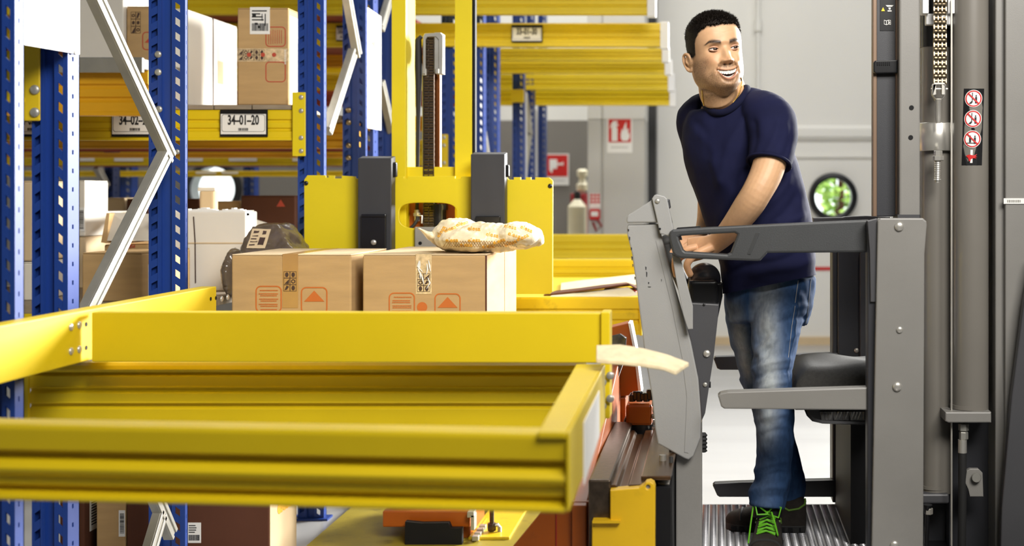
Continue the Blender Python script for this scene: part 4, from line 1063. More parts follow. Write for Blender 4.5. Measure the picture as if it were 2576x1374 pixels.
hs = [W(1060, 91, YK), W(1052, 100, YK), W(1053, 170, YK), W(1052, 300, YK), W(1050, 446, YK), W(1049, 530, YK), W(1050, 552, YK - .01), W(1042, 566, YK - .02), W(1030, 576, YK - .02)]
part('hydraulic_hose', MB().tube(hs, [.008, .013, .016, .008, .007, .007, .007, .007, .006], 10), 'rubber', tl, smooth=True)
q = W(1049, 528, YK); m = MB().cyl(q, q + Vector((0, 0, -.045)), .011, n=12).hexnut(q + Vector((0, 0, -.012)), .016, .014, (0, 0, -1)); m.tube([W(1050, 543, YK - .012), W(1062, 543, YK - .012), W(1061, 562, YK - .012)], .004, 8)
part('hose_fitting', m, 'steel', tl, smooth=True)
m = MB().pbox(1043, 571, 1101, 640, YL - .02, .012); o = part('mounting_plate', m, 'galv', tl, bevel=.003)
part('bolt_hole', MB().lathe([(.007, 0), (.007, .001)], W(1057, 612, YL - .0205), n=14), 'black_matt', o)
# base of the lift under the foreground beams
m = MB().pbox(962, 1286, 1183, 1327, 4.9, .5).pbox(1160, 1286, 1184, 1400, 4.95, .3).pbox(1016, 1240, 1175, 1300, 5.0, .3)
part('base_frame', m, 'orange', tl, bevel=.006)
m = MB().plate([(1019, 1313), (1060, 1317), (1128, 1316), (1134, 1330), (1162, 1330), (1162, 1440), (1018, 1440)], 4.85, .03); part('mud_flap', m, 'black_matt', tl)
m = MB()
for k in range(4): m.pbox(1187 + 6 * k, 1350 - 9 * k, 1203 + 6 * k, 1362 - 9 * k, 4.88 + .05 * k, .03)
m.pbox(1175, 1288, 1192, 1303, 4.86, .05).pbox(1184, 1296, 1193, 1335, 4.86, .05)
part('valve_block', m, 'galv', tl, bevel=.002)
m = MB().tube([W(1237, 1270, 5.0), W(1238, 1375, 5.0)], .009, 10).hexnut(W(1237, 1316, 5.0), .018, .03, (0, 0, -1)); part('threaded_rod', m, 'oily', tl, smooth=True)
m = MB().tube([W(1232, 1321, 5.0), W(1252, 1321, 5.0), W(1257, 1327, 5.0), W(1257, 1372, 5.0)], .008, 8); part('retaining_hook', m, 'galv', tl, smooth=True)
m = MB().prism([W(1187, 1353, 4.9), W(1208, 1362, 4.9), W(1235, 1362, 4.9), W(1252, 1370, 4.9), W(1188, 1390, 4.9)], (0, .3, 0)).box(W(1188, 0, 5).x, W(1290, 0, 5).x, 4.92, 5.5, .0, .03)
part('foot_bracket', m, 'yellow_worn', tl, bevel=.003)
part('rear_beam', MB().pbox(1200, 1322, 1420, 1350, 5.55, .08).pbox(1200, 1352, 1420, 1356, 5.5, .1), 'orange', tl, bevel=.004)
m = MB().box(-2.6, -.30, 5.6, 7.3, 0, .02).box(-1.55, -.30, 4.4, 5.6, 0, .02); 
o = part('floor_tone_sheet', m, 'floor_tone_yellow'); setp(o, 'added floor sheet toned yellow for reflected light and shade under the lift base', 'added floor sheet')  # added sheet that carries the floor's yellow light and shade
t = thing('post_protector', 'yellow post foot protector on the floor behind the lift base', 'post guard', W(978, 1350, 5.6))
t.location.z = .02
q = W(978, 1350, 5.6); q.z = .02
part('base_plate', MB().box(q.x - .10, q.x + .09, 5.5, 5.7, .02, .035), 'yellow_worn', t, bevel=.004)
part('stake', MB().cyl((q.x + .0, 5.6, .03), (q.x, 5.6, .36), .011), 'yellow_worn', t, smooth=True)
part('knob', MB().ball((q.x + .06, 5.58, .075), .022).ball((q.x + .04, 5.55, .055), .02), 'yellow_worn', t, smooth=True)
# ------------------------------------------------------------------ order picker truck
ZP = .25
tk = thing('order_picker_truck', 'grey stand-on order picker truck the man is standing in', 'truck', (W(1950, 0, 4.1).x, 4.1, 0))
def P(name, mb, material, parent=None, **k): return part(name, mb, material, parent or tk, **k)
YS = 3.60
# side panel with rivet heads
o = P('side_panel', MB().plate([(2208, 556), (2214, 549), (2322, 549), (2331, 557), (2332, 566), (2326, 640), (2322, 1530), (2190, 1530)], YS, .05, bev=.004), 'truck')
for px, py, r in ((2262, 570, .0135), (2263, 830, .0095), (2257, 973, .0135), (2250, 1372, .013)): bolt(o, W(px, py, YS - .0005), r, 'steel', name='rivet')
P('panel_return', MB().pbox(2182, 556, 2207, 1500, YS + .02, .05), 'truck_dark', bevel=.004)
P('hinge_block', MB().plate([(2182, 556), (2207, 550), (2207, 760), (2190, 760), (2188, 636)], YS + .012, .03, bev=.002), 'truck_mid')
# guard bar with a hand hole
YBAR = 3.655
outer = [(1682, 590), (1685, 583), (1692, 578), (1777, 572), (1960, 563), (2186, 553), (2186, 635), (1931, 637), (1913, 656), (1905, 657), (1712, 650), (1699, 645), (1692, 637), (1684, 606)]
hole = [(1707, 597), (1711, 594), (1753, 591), (1848, 586), (1855, 590), (1853, 597), (1838, 636), (1830, 640), (1724, 633), (1719, 629), (1709, 605)]
g = P('guard_bar', MB().plate(outer, YBAR, .045, [hole], bev=.006), 'plastic')
m = MB(); A = [W(1855, 589, YBAR + .0), W(1912, 584, YBAR), W(1888, 641, YBAR), W(1838, 640, YBAR)]
P('grip_facet', MB().prism([A[0] + Vector((0, .012, 0)), A[1] + Vector((0, -.003, 0)), A[2] + Vector((0, -.003, 0)), A[3] + Vector((0, .012, 0))], (0, .02, 0)), 'plastic', g, bevel=.002)
P('top_pad', MB().plate([(1700, 577), (1704, 573), (1762, 569), (1762, 574), (1700, 580)], YBAR + .05, .04), 'black', g)
# lower guard bar, near side
P('knee_bar', MB().plate([(1806, 996), (1812, 990), (1830, 986), (2182, 975), (2182, 1032), (1822, 1029), (1814, 1023)], YS + .03, .045, bev=.004), 'truck')
# far side rails and column
YFS = 4.52
P('far_rail', MB().plate([(1795, 903), (1800, 898), (1862, 896), (2180, 886), (2180, 931), (1812, 931), (1804, 927)], YFS, .04, bev=.003), 'truck_dark')
P('far_rail', MB().plate([(1793, 1222), (1798, 1217), (1862, 1214), (2180, 1206), (2180, 1251), (1810, 1251), (1804, 1247)], YFS, .04, bev=.003), 'black')
P('far_rail', MB().plate([(2046, 548), (2120, 547), (2128, 545), (2180, 543), (2240, 546), (2240, 620), (2046, 620)], YFS, .06, bev=.003), 'truck_mid')
o = P('far_column', MB().pbox(2108, 630, 2250, 1400, YFS - .01, .12).pbox(2094, 632, 2108, 1265, YFS + .01, .10), 'truck_dark', bevel=.004)
for px, py in ((2155, 882), (2152, 1206), (2116, 1262)): bolt(o, W(px, py, YFS - .011), .009, 'galv_dull')
P('column_rib', MB().pbox(2165, 636, 2180, 1400, YFS - .04, .03), 'truck_mid')
m = MB().pbox(2140, 1040, 2200, 1420, 4.0, .5); P('seat_post', m, 'black_matt')
# seat
m = MB(); 
c = W(2100, 940, 4.05)
m.v = []
sx0, sx1 = W(1986, 0, 4.05).x, W(2230, 0, 4.05).x
ng = 28; 
for j in range(ng + 1):
    for i in range(ng + 1):
        u, v = i / ng, j / ng; x = sx0 + (sx1 - sx0) * u; y = 3.82 + .50 * v
        e = min(u / .22, 1, v / .18, (1 - v) / .18); e = max(e, 0); r = math.sqrt(max(0, 1 - (1 - e) ** 2))
        zt = W(0, 972, 4.05).z + (.068 + .012 * math.sin(u * 3 + v * 2)) * r + .02 * u + .004 * math.sin(9 * u + 5 * v)
        m.v.append((x, y, zt))
for j in range(ng):
    for i in range(ng): a = j * (ng + 1) + i; m.f.append((a, a + 1, a + ng + 2, a + ng + 1))
z0 = W(0, 985, 4.05).z; n0 = len(m.v)
m.box(sx0 + .004, sx1, 3.82, 4.32, z0 - .02, W(0, 972, 4.05).z + .002)
st = P('seat', m, 'seat', smooth=True, sm_angle=60)
pan = [(2026, 1036), (2030, 1048), (2044, 1062), (2070, 1068), (2180, 1072), (2230, 1072), (2230, 985), (2026, 985)]
P('seat_pan', MB().plate(pan, 3.86, .42, bev=.012), 'black', st, smooth=True)
m = MB(); rnd = random.Random(5)
for k in range(14):
    x0 = 2062 + k * 8; m.prism([W(x0, 1036, 3.848), W(x0 + 9, 1036, 3.842), W(x0 + 12 + rnd.uniform(-3, 6), 1058, 3.850), W(x0 + 4 + rnd.uniform(-5, 3), 1057, 3.845)], (0, .004, 0))
P('plastic_cover', m, 'film', st)
# platform with pressed tread ribs
px0, px1 = W(1760, 0, 4.53).x, W(2600, 0, 4.2).x
pl = P('platform', MB().box(-.20, px1, 3.0, 4.53, .10, ZP), 'black_matt')
P('tread_plate', MB().box(-.20, .62, 3.0, 4.525, ZP, ZP + .003), 'tread', pl)
rb = MB(); nx = 30
for i in range(nx):
    for j in range(105):
        x = -.19 + .026 * i + (.013 if j % 2 else 0) * 0; y = 3.05 + .014 * j
        if y > 4.515 or (y < 3.75): continue
        pts = []
        for q in (-1, -.5, 0, .5, 1): pts.append((x + .0105 * q, y - .003 * (1 - q * q), ZP + .003))
        n = len(rb.v); vs = []
        for (X, Y, Z) in pts: vs += [(X, Y - .0022, Z), (X, Y, Z + .0028), (X, Y + .0022, Z)]
        fs = []
        for k in range(4):
            fs += [(k * 3, k * 3 + 1, k * 3 + 4, k * 3 + 3), (k * 3 + 1, k * 3 + 2, k * 3 + 5, k * 3 + 4)]
        rb.add(vs, fs)
P('tread_ribs', rb, 'tread', pl)['kind'] = 'stuff'
# front shield
YSH = 3.72
sh = [(1577, 572), (1580, 566), (1655, 564), (1663, 590), (1688, 690), (1712, 770), (1738, 862), (1757, 955), (1764, 1050), (1762, 1102), (1744, 1148), (1732, 1157), (1722, 1154), (1655, 1117), (1648, 1080), (1640, 1000), (1622, 890), (1604, 745), (1590, 640), (1578, 592)]
s = P('front_shield', MB().plate(sh, YSH, .022, bev=.004), 'truck_shield')
# raised inner panel
P('shield_swage', MB().plate([(1650, 606), (1656, 604), (1700, 760), (1733, 905), (1740, 1000), (1738, 1120), (1732, 1140), (1722, 1138), (1728, 1000), (1716, 900), (1690, 770)], YSH - .0015, .003), 'truck_shield', s)
P('shield_head', MB().plate([(1576, 556), (1577, 546), (1580, 541), (1640, 503), (1647, 500), (1658, 560), (1578, 561)], YSH - .01, .05, bev=.004), 'truck_shield', s)
o = P('head_strut', MB().plate([(1640, 500), (1646, 491), (1652, 489), (1672, 494), (1678, 500), (1694, 574), (1692, 598), (1682, 594), (1660, 588), (1655, 565)], YSH - .022, .02, bev=.003), 'truck_shield')
bolt(o, W(1654, 506, YSH - .0225), .0075, 'galv'); P('strut_hole', MB().lathe([(.0035, 0), (.0035, .001)], W(1660, 576, YSH - .0225), n=10), 'black_matt', o)
P('hand_wheel_cap', MB().plate([(1671, 502), (1676, 500), (1684, 502), (1687, 522), (1682, 528), (1677, 524)], YSH + .0, .03, bev=.004), 'truck_dark', o)
P('rubber_stop', MB().plate([(1684, 546), (1688, 545), (1692, 560), (1687, 562)], YSH, .02), 'black', o)
m = MB(); rnd = random.Random(3)
for (px, py, w, h) in ((1625, 675, 3, 9), (1627, 690, 3, 14), (1632, 712, 3, 5), (1634, 722, 8, 2), (1664, 705, 1.5, 6), (1584, 600, 3, 10), (1588, 626, 4, 8), (1590, 650, 4, 12), (1592, 668, 3, 8), (1597, 700, 3, 9), (1601, 728, 3, 6), (1581, 579, 4, 6)):
    m.plate([(px - w / 2, py - h / 2), (px + w / 2, py - h * .3), (px + w * .3, py + h / 2), (px - w * .3, py + h * .4)], YSH - .0012, .001)
P('paint_chips', m, 'truck_dark', s)
# slanting strut in front of the shield, continuing the bar
P('slant_strut', MB().plate([(1690, 638), (1712, 651), (1722, 690), (1743, 772), (1743, 828), (1731, 829), (1728, 822), (1718, 790), (1700, 700)], YSH - .035, .014, bev=.002), 'truck_shield')
# console: dark control pod and its arm
P('console_arm', MB().plate([(1716, 790), (1736, 762), (1809, 766), (1806, 800), (1795, 900), (1782, 985), (1774, 1040), (1765, 1060), (1757, 960), (1735, 850)], YSH + .05, .07, bev=.003), 'truck_mid')
q = tk.children[-1]
for px, py, r, mt in ((1778, 890, .011, 'steel'), (1774, 968, .007, 'galv'), (1771, 767, .004, 'black')): bolt(q, W(px, py, YSH + .0495), r, mt)
P('arm_latch', MB().pbox(1778, 964, 1788, 976, YSH + .06, .03), 'black_matt', q)
m = MB(); 
m.ball(W(1772, 703, 3.93), .052, .085, .052, 24, 14); m.box(W(1732, 0, 3.9).x, W(1806, 0, 3.9).x, 3.80, 4.05, W(0, 768, 3.9).z, W(0, 700, 3.9).z)
me = remesh(m, .006, 10, 'control_pod'); P('control_pod', me, 'black', smooth=True, sm_angle=70)
P('pod_side_cover', MB().plate([(1795, 716), (1817, 712), (1818, 745), (1806, 800), (1800, 840), (1797, 800), (1795, 760)], 3.83, .05, bev=.003), 'black')
m = MB().tube([W(1676, 612, 4.02), W(1690, 655, 4.0), W(1712, 700, 3.99), W(1730, 745, 3.99)], [.020, .022, .022, .02], 14); m.ball(W(1676, 610, 4.02), .024)
P('steering_grip', m, 'rubber', smooth=True)
m = MB().pbox(1706, 590, 1714, 606, 3.9, .1); P('mirror_bracket', MB().plate([(1698, 588), (1712, 588), (1716, 604), (1698, 604)], 3.95, .05), 'black')
# post below the shield
P('shield_post', MB().plate([(1700, 1130), (1766, 1060), (1766, 1530), (1700, 1530)], YSH + .03, .09, bev=.004), 'truck')
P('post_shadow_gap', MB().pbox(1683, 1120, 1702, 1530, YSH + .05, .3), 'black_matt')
P('rubber_bellows', MB().lathe([(.006, 0), (.012, .004), (.008, .010), (.012, .016), (.008, .022), (.012, .028), (.008, .034), (.012, .04), (.008, .046), (.012, .052), (.006, .06)], W(1770, 1138, 3.9), (0, 0, 1), 12), 'rubber')
# ---- mast on the right
YM = 3.86
zt = W(0, -60, YM).z
def vbar(name, p0, p1, y0, y1, Y, d, material, bev=.003, parent=None):
    return P(name, MB().pbox(p0, y0, p1, y1, Y, d), material, parent, bevel=bev)
o = vbar('overhead_post', 2204, 2256, -60, 545, YM, .05, 'truck_dark')
vbar('post_edge', 2196, 2206, -60, 545, YM - .004, .04, 'tanedge', .002, o); vbar('post_edge', 2253, 2264, -60, 560, YM - .008, .05, 'tanedge', .002, o)
m = MB().pbox(2214, -20, 2249, 77, YM - .002, .002); stk = P('instruction_sticker', m, 'black', o)
a = W(2220, 26, YM); w_ = .0012
T = MB().plate([(2217, 28), (2226, 28), (2221.5, 18)], YM - .004, .001); P('warning_triangle', T, 'yellow_warn', stk)
m = MB().plate([(2228, 13), (2248, 13), (2244, 17), (2232, 17)], YM - .004, .001).plate([(2235, 19), (2241, 19), (2240, 24), (2236, 24)], YM - .004, .001).plate([(2233, 26), (2243, 26), (2243, 29), (2233, 29)], YM - .004, .001)
P('hoist_pictogram', m, 'paper', stk)['kind'] = 'stuff'; m = MB()
def outline(pts, e): 
    cx = sum(p[0] for p in pts) / len(pts); cy = sum(p[1] for p in pts) / len(pts)
    return [(cx + (p[0] - cx) * e, cy + (p[1] - cy) * e) for p in pts]
for pts in ([(2224, 50), (2230, 52), (2230, 63), (2224, 61)], [(2230, 52), (2235, 50), (2235, 61), (2230, 63)], [(2235, 50), (2241, 51), (2241, 62), (2235, 61)]):
    m.plate(pts, YM - .004, .001, [outline(pts, .78)])
m.plate([(2237, 54), (2239, 54), (2239, 59), (2237, 59)], YM - .004, .001)
P('manual_pictogram', m, 'paper', stk)['kind'] = 'stuff'
m = MB().lathe([(.030, 0), (.036, .01), (.036, .055), (.030, .065)], W(2229, 185, YM - .01), (0, 0, 1), 18)
m = MB().plate([(2197, 158), (2202, 152), (2259, 150), (2259, 184), (2202, 185), (2197, 180)], YM - .022, .02, bev=.004); h = P('strap_clamp', m, 'black', o)
m = MB()
for k in range(7): m.pbox(2207 + 5 * k, 156, 2209 + 5 * k, 164, YM - .025, .003)
P('clamp_teeth', m, 'black_matt', h)
o = vbar('inner_mast_post', 2262, 2315, -60, 545, YM - .05, .12, 'truck', .006)
P('post_shoe', MB().pbox(2258, 540, 2314, 552, YM - .055, .1), 'truck_mid', o)
m = MB()
for px, py in ((2293, 271), (2291, 346)): m.lathe([(.0072, 0), (.0072, .001)], W(px, py, YM - .0505), n=18)
P('post_hole', m, 'black_matt', o)
vbar('mast_backplate', 2300, 2580, -60, 1600, YM + .35, .03, 'black_matt')
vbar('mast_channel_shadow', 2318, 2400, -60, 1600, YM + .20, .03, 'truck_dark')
q = W(2353, 0, YM + .12)
def vcyl(name, p0, p1, y0, y1, Y, material, n=32, parent=None, extra=()):
    c = W((p0 + p1) / 2, 0, Y); r = (p1 - p0) / 2 * Y / F
    z0, z1 = W(0, y1, Y).z, W(0, y0, Y).z
    prof = [(r, 0), (r, z1 - z0)]
    for (f, dr, hh) in extra: prof = [(r, 0)] + [(r + dr, f), (r + dr, f + hh)] + [(r, f + hh + .002), (r, z1 - z0)]
    return P(name, MB().lathe(prof, (c.x, Y, z0), (0, 0, 1), n), material, parent, smooth=True)
c1 = vcyl('lift_cylinder', 2316, 2392, 118, 1238, YM + .12, 'cylinder')
vcyl('cylinder_cap', 2314, 2394, -60, 120, YM + .12, 'black', parent=c1)
vcyl('cylinder_ring', 2313, 2391, 1218, 1226, YM + .12, 'cylinder', parent=c1)
P('cylinder_foot', MB().pbox(2312, 1243, 2388, 1268, YM + .06, .14), 'truck_mid', c1, bevel=.006)
# chain, clevis, threaded anchor, collar
YH = YM + .02
chain_run(tk, 2363, -60, 212, YH, .036, .0272, .008, 'brass_steel', 4)
o = P('chain_anchor', MB().plate([(2345, 215), (2350, 208), (2376, 208), (2380, 215), (2379, 238), (2372, 248), (2370, 250), (2354, 250), (2351, 247), (2345, 238)], YH - .015, .02, [[(2349, 214), (2353, 214), (2353, 236), (2349, 236)], [(2371, 214), (2375, 214), (2375, 236), (2371, 236)]], bev=.002), 'steel')
q = W(2363, 224, YH - .005); P('clevis_pin', MB().cyl(q + Vector((-.025, 0, 0)), q + Vector((.025, 0, 0)), .004, n=12), 'steel', o, smooth=True)
A = W(2360, 250, YH - .005); B = W(2360, 310, YH - .005)
P('anchor_rod', MB().tube([A, A + (B - A) * .1, A + (B - A) * .75, B], [.013, .0095, .0095, .0075], 16), 'steel', o, smooth=True)
c = W(2353, 310, YM + .12); r = 42 * (YM + .12) / F
z1 = W(0, 309, YM + .09).z; z0 = W(0, 380, YM + .09).z
P('chain_collar', MB().lathe([(r + .004, 0), (r + .006, .002), (r + .006, z1 - z0 - .002), (r + .004, z1 - z0)], (c.x, YM + .115, z0), (0, 0, 1), 40), 'steel', o, smooth=True, sm_angle=50)
m = MB().hexnut(W(2360, 379, YH - .005), .013, .016, (0, 0, -1)).hexnut(W(2360, 392, YH - .005), .017, .015, (0, 0, -1)); P('lock_nut', m, 'steel', o)
A = W(2359, 404, YH - .005); B = W(2358, 460, YH - .005); m = MB(); n = 24
pts = [A + (B - A) * (k / n) for k in range(n + 1)]; P('threaded_end', MB().tube(pts, [.0098 if k % 2 else .0084 for k in range(n - 3)] + [.009, .007, .006, .006], 14), 'steel', o)
P('cotter_pin', MB().cyl(W(2349, 452, YH - .01), W(2367, 452, YH - .01), .002, n=6), 'steel', o)
# bracket at the top around the chain
m = MB().pbox(2321, -60, 2337, 34, YH + .01, .05).pbox(2385, -60, 2402, 34, YH + .01, .05).pbox(2330, 34, 2395, 62, YH + .025, .03)
P('chain_guide_bracket', m, 'panel_white', bevel=.003)
m = MB().tube([W(2397, -40, YH + .03), W(2397, 80, YH + .03)], .003, 6); 
P('edge_strip', MB().pbox(2392, 0, 2396, 1374, YM + .02, .01), 'galv_dull')
# second, larger cylinder with prohibition sticker
YC2 = YM + .06
c = W(2440, 0, YC2); r2 = 46 * YC2 / F
c2 = vcyl('lift_cylinder', 2394, 2486, -60, 1032, YC2, 'cylinder', 40)
vcyl('cylinder_ring', 2390, 2483, 1016, 1026, YC2, 'cylinder', 40, c2)
P('cylinder_flange', MB().plate([(2378, 1037), (2494, 1037), (2494, 1064), (2386, 1064), (2378, 1060)], YC2 - .07, .16, bev=.004), 'truck', c2)
for nm, y0, y1, rr, mt in (('hose_nut', 1066, 1084, .016, 'galv'), ('hose_nut', 1086, 1106, .014, 'galv')):
    P(nm, MB().hexnut(W(2424, y0, YC2 - .03), rr, (y1 - y0) * YC2 / F, (0, 0, -1)), mt, c2)
q = W(2421, 1106, YC2 - .03); P('hose_ferrule', MB().cyl(q, q + Vector((0, 0, -.04)), .0135, n=16), 'steel', c2, smooth=True)
P('lower_hose', MB().tube([q + Vector((0, 0, -.04)), q + Vector((0, .0, -.2)), q + Vector((.0, .02, -.45))], .013, 12), 'rubber', c2, smooth=True)
# sticker wrapped on the cylinder
def on_cyl(px, py, lift=.0012):
    # point on the cylinder front at that pixel
    cx, cy = (2440 - CX) / F * YC2, YC2; R = r2 + lift
    d = Vector(((px - CX) / F, 1, (HY - py) / F)); aa = d.x ** 2 + 1; bb = -2 * (cx * d.x + cy); cc = cx * cx + cy * cy - R * R
    dd = max(0, bb * bb - 4 * aa * cc); t = (-bb - math.sqrt(dd)) / (2 * aa)
    return Vector((0, 0, CAMZ)) + d * t
def cyl_patch(name, poly_px, material, parent, lift):
    """flat print wrapped round the cylinder: polygon in pixels, triangulated finely"""
    bm = bmesh.new(); vs = [bm.verts.new((x, y, 0)) for x, y in poly_px]; f = bm.faces.new(vs)
    bmesh.ops.triangulate(bm, faces=[f])
    bmesh.ops.subdivide_edges(bm, edges=[e for e in bm.edges if e.calc_length() > 12], cuts=3)
    bmesh.ops.triangulate(bm, faces=bm.faces)
    m = MB(); bm.verts.index_update(); m.v = [tuple(on_cyl(v.co.x, v.co.y, lift)) for v in bm.verts]; m.f = [tuple(v.index for v in g.verts) for g in bm.faces]; bm.free()
    return P(name, m, material, parent)
def skew(pts): return [(x - (y - 320) * .030, y) for x, y in pts]
stk = cyl_patch('warning_sticker', skew([(2422, 223), (2473, 223), (2473, 416), (2422, 416)]), 'black_matt', c2, .0010)
def ring_px(cx, cy, r0, r1, n=28):
    m = MB()
    for k in range(n):
        t = 2 * math.pi * k / n
        for r in (r0, r1): m.v.append(tuple(on_cyl(*skew([(cx + r * math.cos(t), cy + r * math.sin(t))])[0], .0022)))
    m.f = [(2 * k, 2 * k + 1, 2 * ((k + 1) % n) + 1, 2 * ((k + 1) % n)) for k in range(n)]
    return m
for i, cy in enumerate((248, 299, 350)):
    cx = 2447
    dsc = cyl_patch('prohibition_disc', skew([(cx + 22 * math.cos(q * .2244), cy + 22 * math.sin(q * .2244)) for q in range(28)]), 'paper', c2, .0016)
    P('ring', ring_px(cx, cy, 17.5, 20.5), 'red', dsc)
    for poly, nm, mt in (([(cx - 15, cy - 12), (cx - 13, cy - 15), (cx + 15, cy + 12), (cx + 13, cy + 15)], 'slash', 'red'),):
        cyl_patch(nm, skew(poly), mt, dsc, .0030)
    figs = [[(cx + 4, cy - 4), (cx + 9, cy - 4), (cx + 9, cy + 12), (cx + 4, cy + 12)], [(cx + 5, cy - 9), (cx + 8, cy - 9), (cx + 8, cy - 5), (cx + 5, cy - 5)]]
    if i < 2: figs += [[(cx - 4, cy - 15), (cx - 2, cy - 15), (cx - 2, cy + 10), (cx - 4, cy + 10)], [(cx - 12, cy + 13), (cx - 5, cy + 6), (cx - 2, cy + 9), (cx - 5, cy + 13)]]
    else: figs += [[(cx - 8, cy - 4), (cx - 3, cy - 4), (cx - 3, cy + 8), (cx - 8, cy + 8)], [(cx - 7, cy - 9), (cx - 4, cy - 9), (cx - 4, cy - 5), (cx - 7, cy - 5)], [(cx - 14, cy + 9), (cx + 14, cy + 9), (cx + 14, cy + 11), (cx - 14, cy + 11)]]
    for fg in figs: cyl_patch('figure', skew(fg), 'ink', dsc, .0026)
hd = cyl_patch('pinch_symbol', skew([(2443, 377), (2449, 377), (2449, 410), (2443, 410)]), 'paper', c2, .0018)
cyl_patch('red_hand', skew([(2432, 392), (2440, 389), (2452, 391), (2460, 388), (2456, 393), (2461, 395), (2455, 396), (2459, 399), (2450, 398), (2444, 401), (2444, 406), (2440, 405), (2438, 398)]), 'red', hd, .0028)
# right hand channel and outer cover
vbar('mast_gap', 2486, 2508, -60, 1600, YM + .12, .02, 'black_matt', 0)
vbar('outer_mast_channel', 2504, 2530, -60, 1600, YM + .02, .14, 'truck', .004)
vbar('mast_cover', 2529, 2760, -60, 1600, YM - .0, .05, 'truck', .004)
P('lower_cover', MB().plate([(2600, 640), (2576, 760), (2545, 1000), (2520, 1280), (2512, 1600), (2800, 1600), (2800, 640)], YM - .06, .03, bev=.004), 'truck_mid')
lab = P('cover_label', MB().pbox(2525, 499, 2600, 513, YM - .003, .003), 'paper')
m = MB(); rnd = random.Random(8); x = 2534
while x < 2566:
    q = rnd.uniform(2, 4); m.pbox(x, 503, x + q, 509, YM - .004, .001); x += q + 1.5
P('faded_print', m, 'galv', lab)
m = MB().plate([(2432, 1185), (2440, 1180), (2462, 1180), (2472, 1190), (2474, 1250), (2440, 1250), (2436, 1232), (2428, 1215)], YC2 - .04, .02, bev=.002); o = P('pivot_bracket', m, 'truck')
P('pivot_pin', MB().lathe([(.014, 0), (.015, .006), (.013, .01)], W(2455, 1201, YC2 - .045), n=20), 'galv', o, smooth=True)
P('lower_backing', MB().pbox(2388, 1064, 2500, 1600, YC2 + .06, .05), 'truck_dark')
P('mast_lower_hose', MB().tube([W(2334, 1270, YM + .03), W(2333, 1300, YM + .03), W(2330, 1380, YM + .03)], [.014, .007, .007], 12), 'black', smooth=True)
P('hose_nut', MB().hexnut(W(2336, 1278, YM + .03), .013, .02, (0, 0, -1)), 'galv_dull')
# ---- load handling front end (orange and yellow) between shield and beams
P('fork_frame_side', MB().prism([(-.385, 3.42, .10), (-.385, 3.42, .515), (-.37, 4.46, .80), (-.37, 4.46, .10)], (.04, 0, 0)), 'orange', bevel=.004)
P('fork_frame_front', MB().plate([(1366, 1284), (1282, 1386), (1282, 1560), (1502, 1560), (1502, 1262), (1440, 1262)], 3.44, .03, bev=.003), 'orange')
P('fork_frame_seam', MB().pbox(1398, 1290, 1400, 1560, 3.437, .003), 'red_dark')
P('yellow_bracket', MB().plate([(1535, 1234), (1607, 1228), (1618, 1222), (1625, 1214), (1636, 1212), (1645, 1217), (1648, 1226), (1647, 1560), (1488, 1560), (1489, 1318), (1494, 1312), (1535, 1309)], 3.34, .04, [circ(1630, 1226, 5.5, 14)], bev=.003), 'yellow_box')
P('bracket_lip', MB().pbox(1490, 1311, 1560, 1317, 3.325, .04), 'yellow_box')
P('bracket_pin', MB().lathe([(.006, 0), (.006, .004)], W(1630, 1226, 3.35), n=14), 'galv_dull')
zr = .584
P('slide_rail', MB().prism([(-.335, 3.36, .40), (-.335, 3.36, .60), (-.275, 3.36, .60), (-.275, 3.36, .40)], (0, .86, 0)), 'oily', bevel=.006)
P('rail_top_plate', MB().prism([(-.28, 3.37, zr - .02), (-.28, 3.37, zr), (-.262, 3.37, zr), (-.255, 3.37, zr - .012), (-.235, 3.37, zr - .012), (-.228, 3.37, zr), (-.19, 3.37, zr + .002), (-.19, 3.37, zr - .02)], (0, .78, 0)), 'rail_brown', bevel=.002)
o = P('rail_cover', MB().prism([(-.20, 3.42, zr), (-.12, 3.42, zr), (-.11, 4.13, zr), (-.20, 4.13, zr)], (0, 0, .012)), 'rail_brown', bevel=.003)
P('cover_stud', MB().cyl((-.150, 3.62, zr), (-.150, 3.62, zr + .028), .010, n=14), 'galv_dull', o, smooth=True)
P('rail_body', MB().box(-.275, -.12, 3.42, 4.15, .15, zr - .02), 'black_matt')
m = MB().pbox(1574, 1017, 1641, 1072, 4.2, .16); o = P('motor_block', m, 'orange', bevel=.01)
P('block_base', MB().lathe([(.052, 0), (.055, .01), (.055, .05), (.05, .06)], W(1610, 1094, 4.26), (0, 0, 1), 20), 'black', o, smooth=True)
m = MB(); rnd = random.Random(6)
for k in range(6): m.hexnut(W(1590 + 9 * k, 1010 - (4 if k % 2 else 0), 4.22), .012, .022 + .006 * (k % 3), (0, 0, 1))
P('hydraulic_fittings', m, 'black', o)
m = MB()
for k in range(5): m.hexnut(W(1640 + 2 * (k % 2), 1016 + 16 * k, 4.2), .010, .02, (1, 0, 0))
P('side_fittings', m, 'galv_dull', o)
part('oil_pipe', MB().tube([W(1584, 1000, 4.3), W(1588, 992, 4.3), W(1610, 990, 4.3), W(1640, 1000, 4.3), W(1643, 1060, 4.25)], .006, 8), 'black', o, smooth=True)
cw = P('cowl', MB().plate([(1536, 824), (1580, 813), (1587, 818), (1598, 880), (1612, 990), (1604, 992), (1536, 1002)], 4.45, .10, bev=.004), 'orange')
P('cowl_edge', MB().plate([(1580, 813), (1587, 814), (1600, 880), (1614, 990), (1606, 992), (1594, 884)], 4.44, .11, bev=.002), 'panel_white', cw)
P('cowl_base', MB().pbox(1530, 1001, 1574, 1078, 4.44, .12), 'orange', cw, bevel=.004)
P('cowl_glass', MB().plate([(1520, 850), (1560, 840), (1576, 850), (1572, 905), (1556, 950), (1548, 900), (1530, 880)], 4.36, .02, bev=.003), 'film', cw)
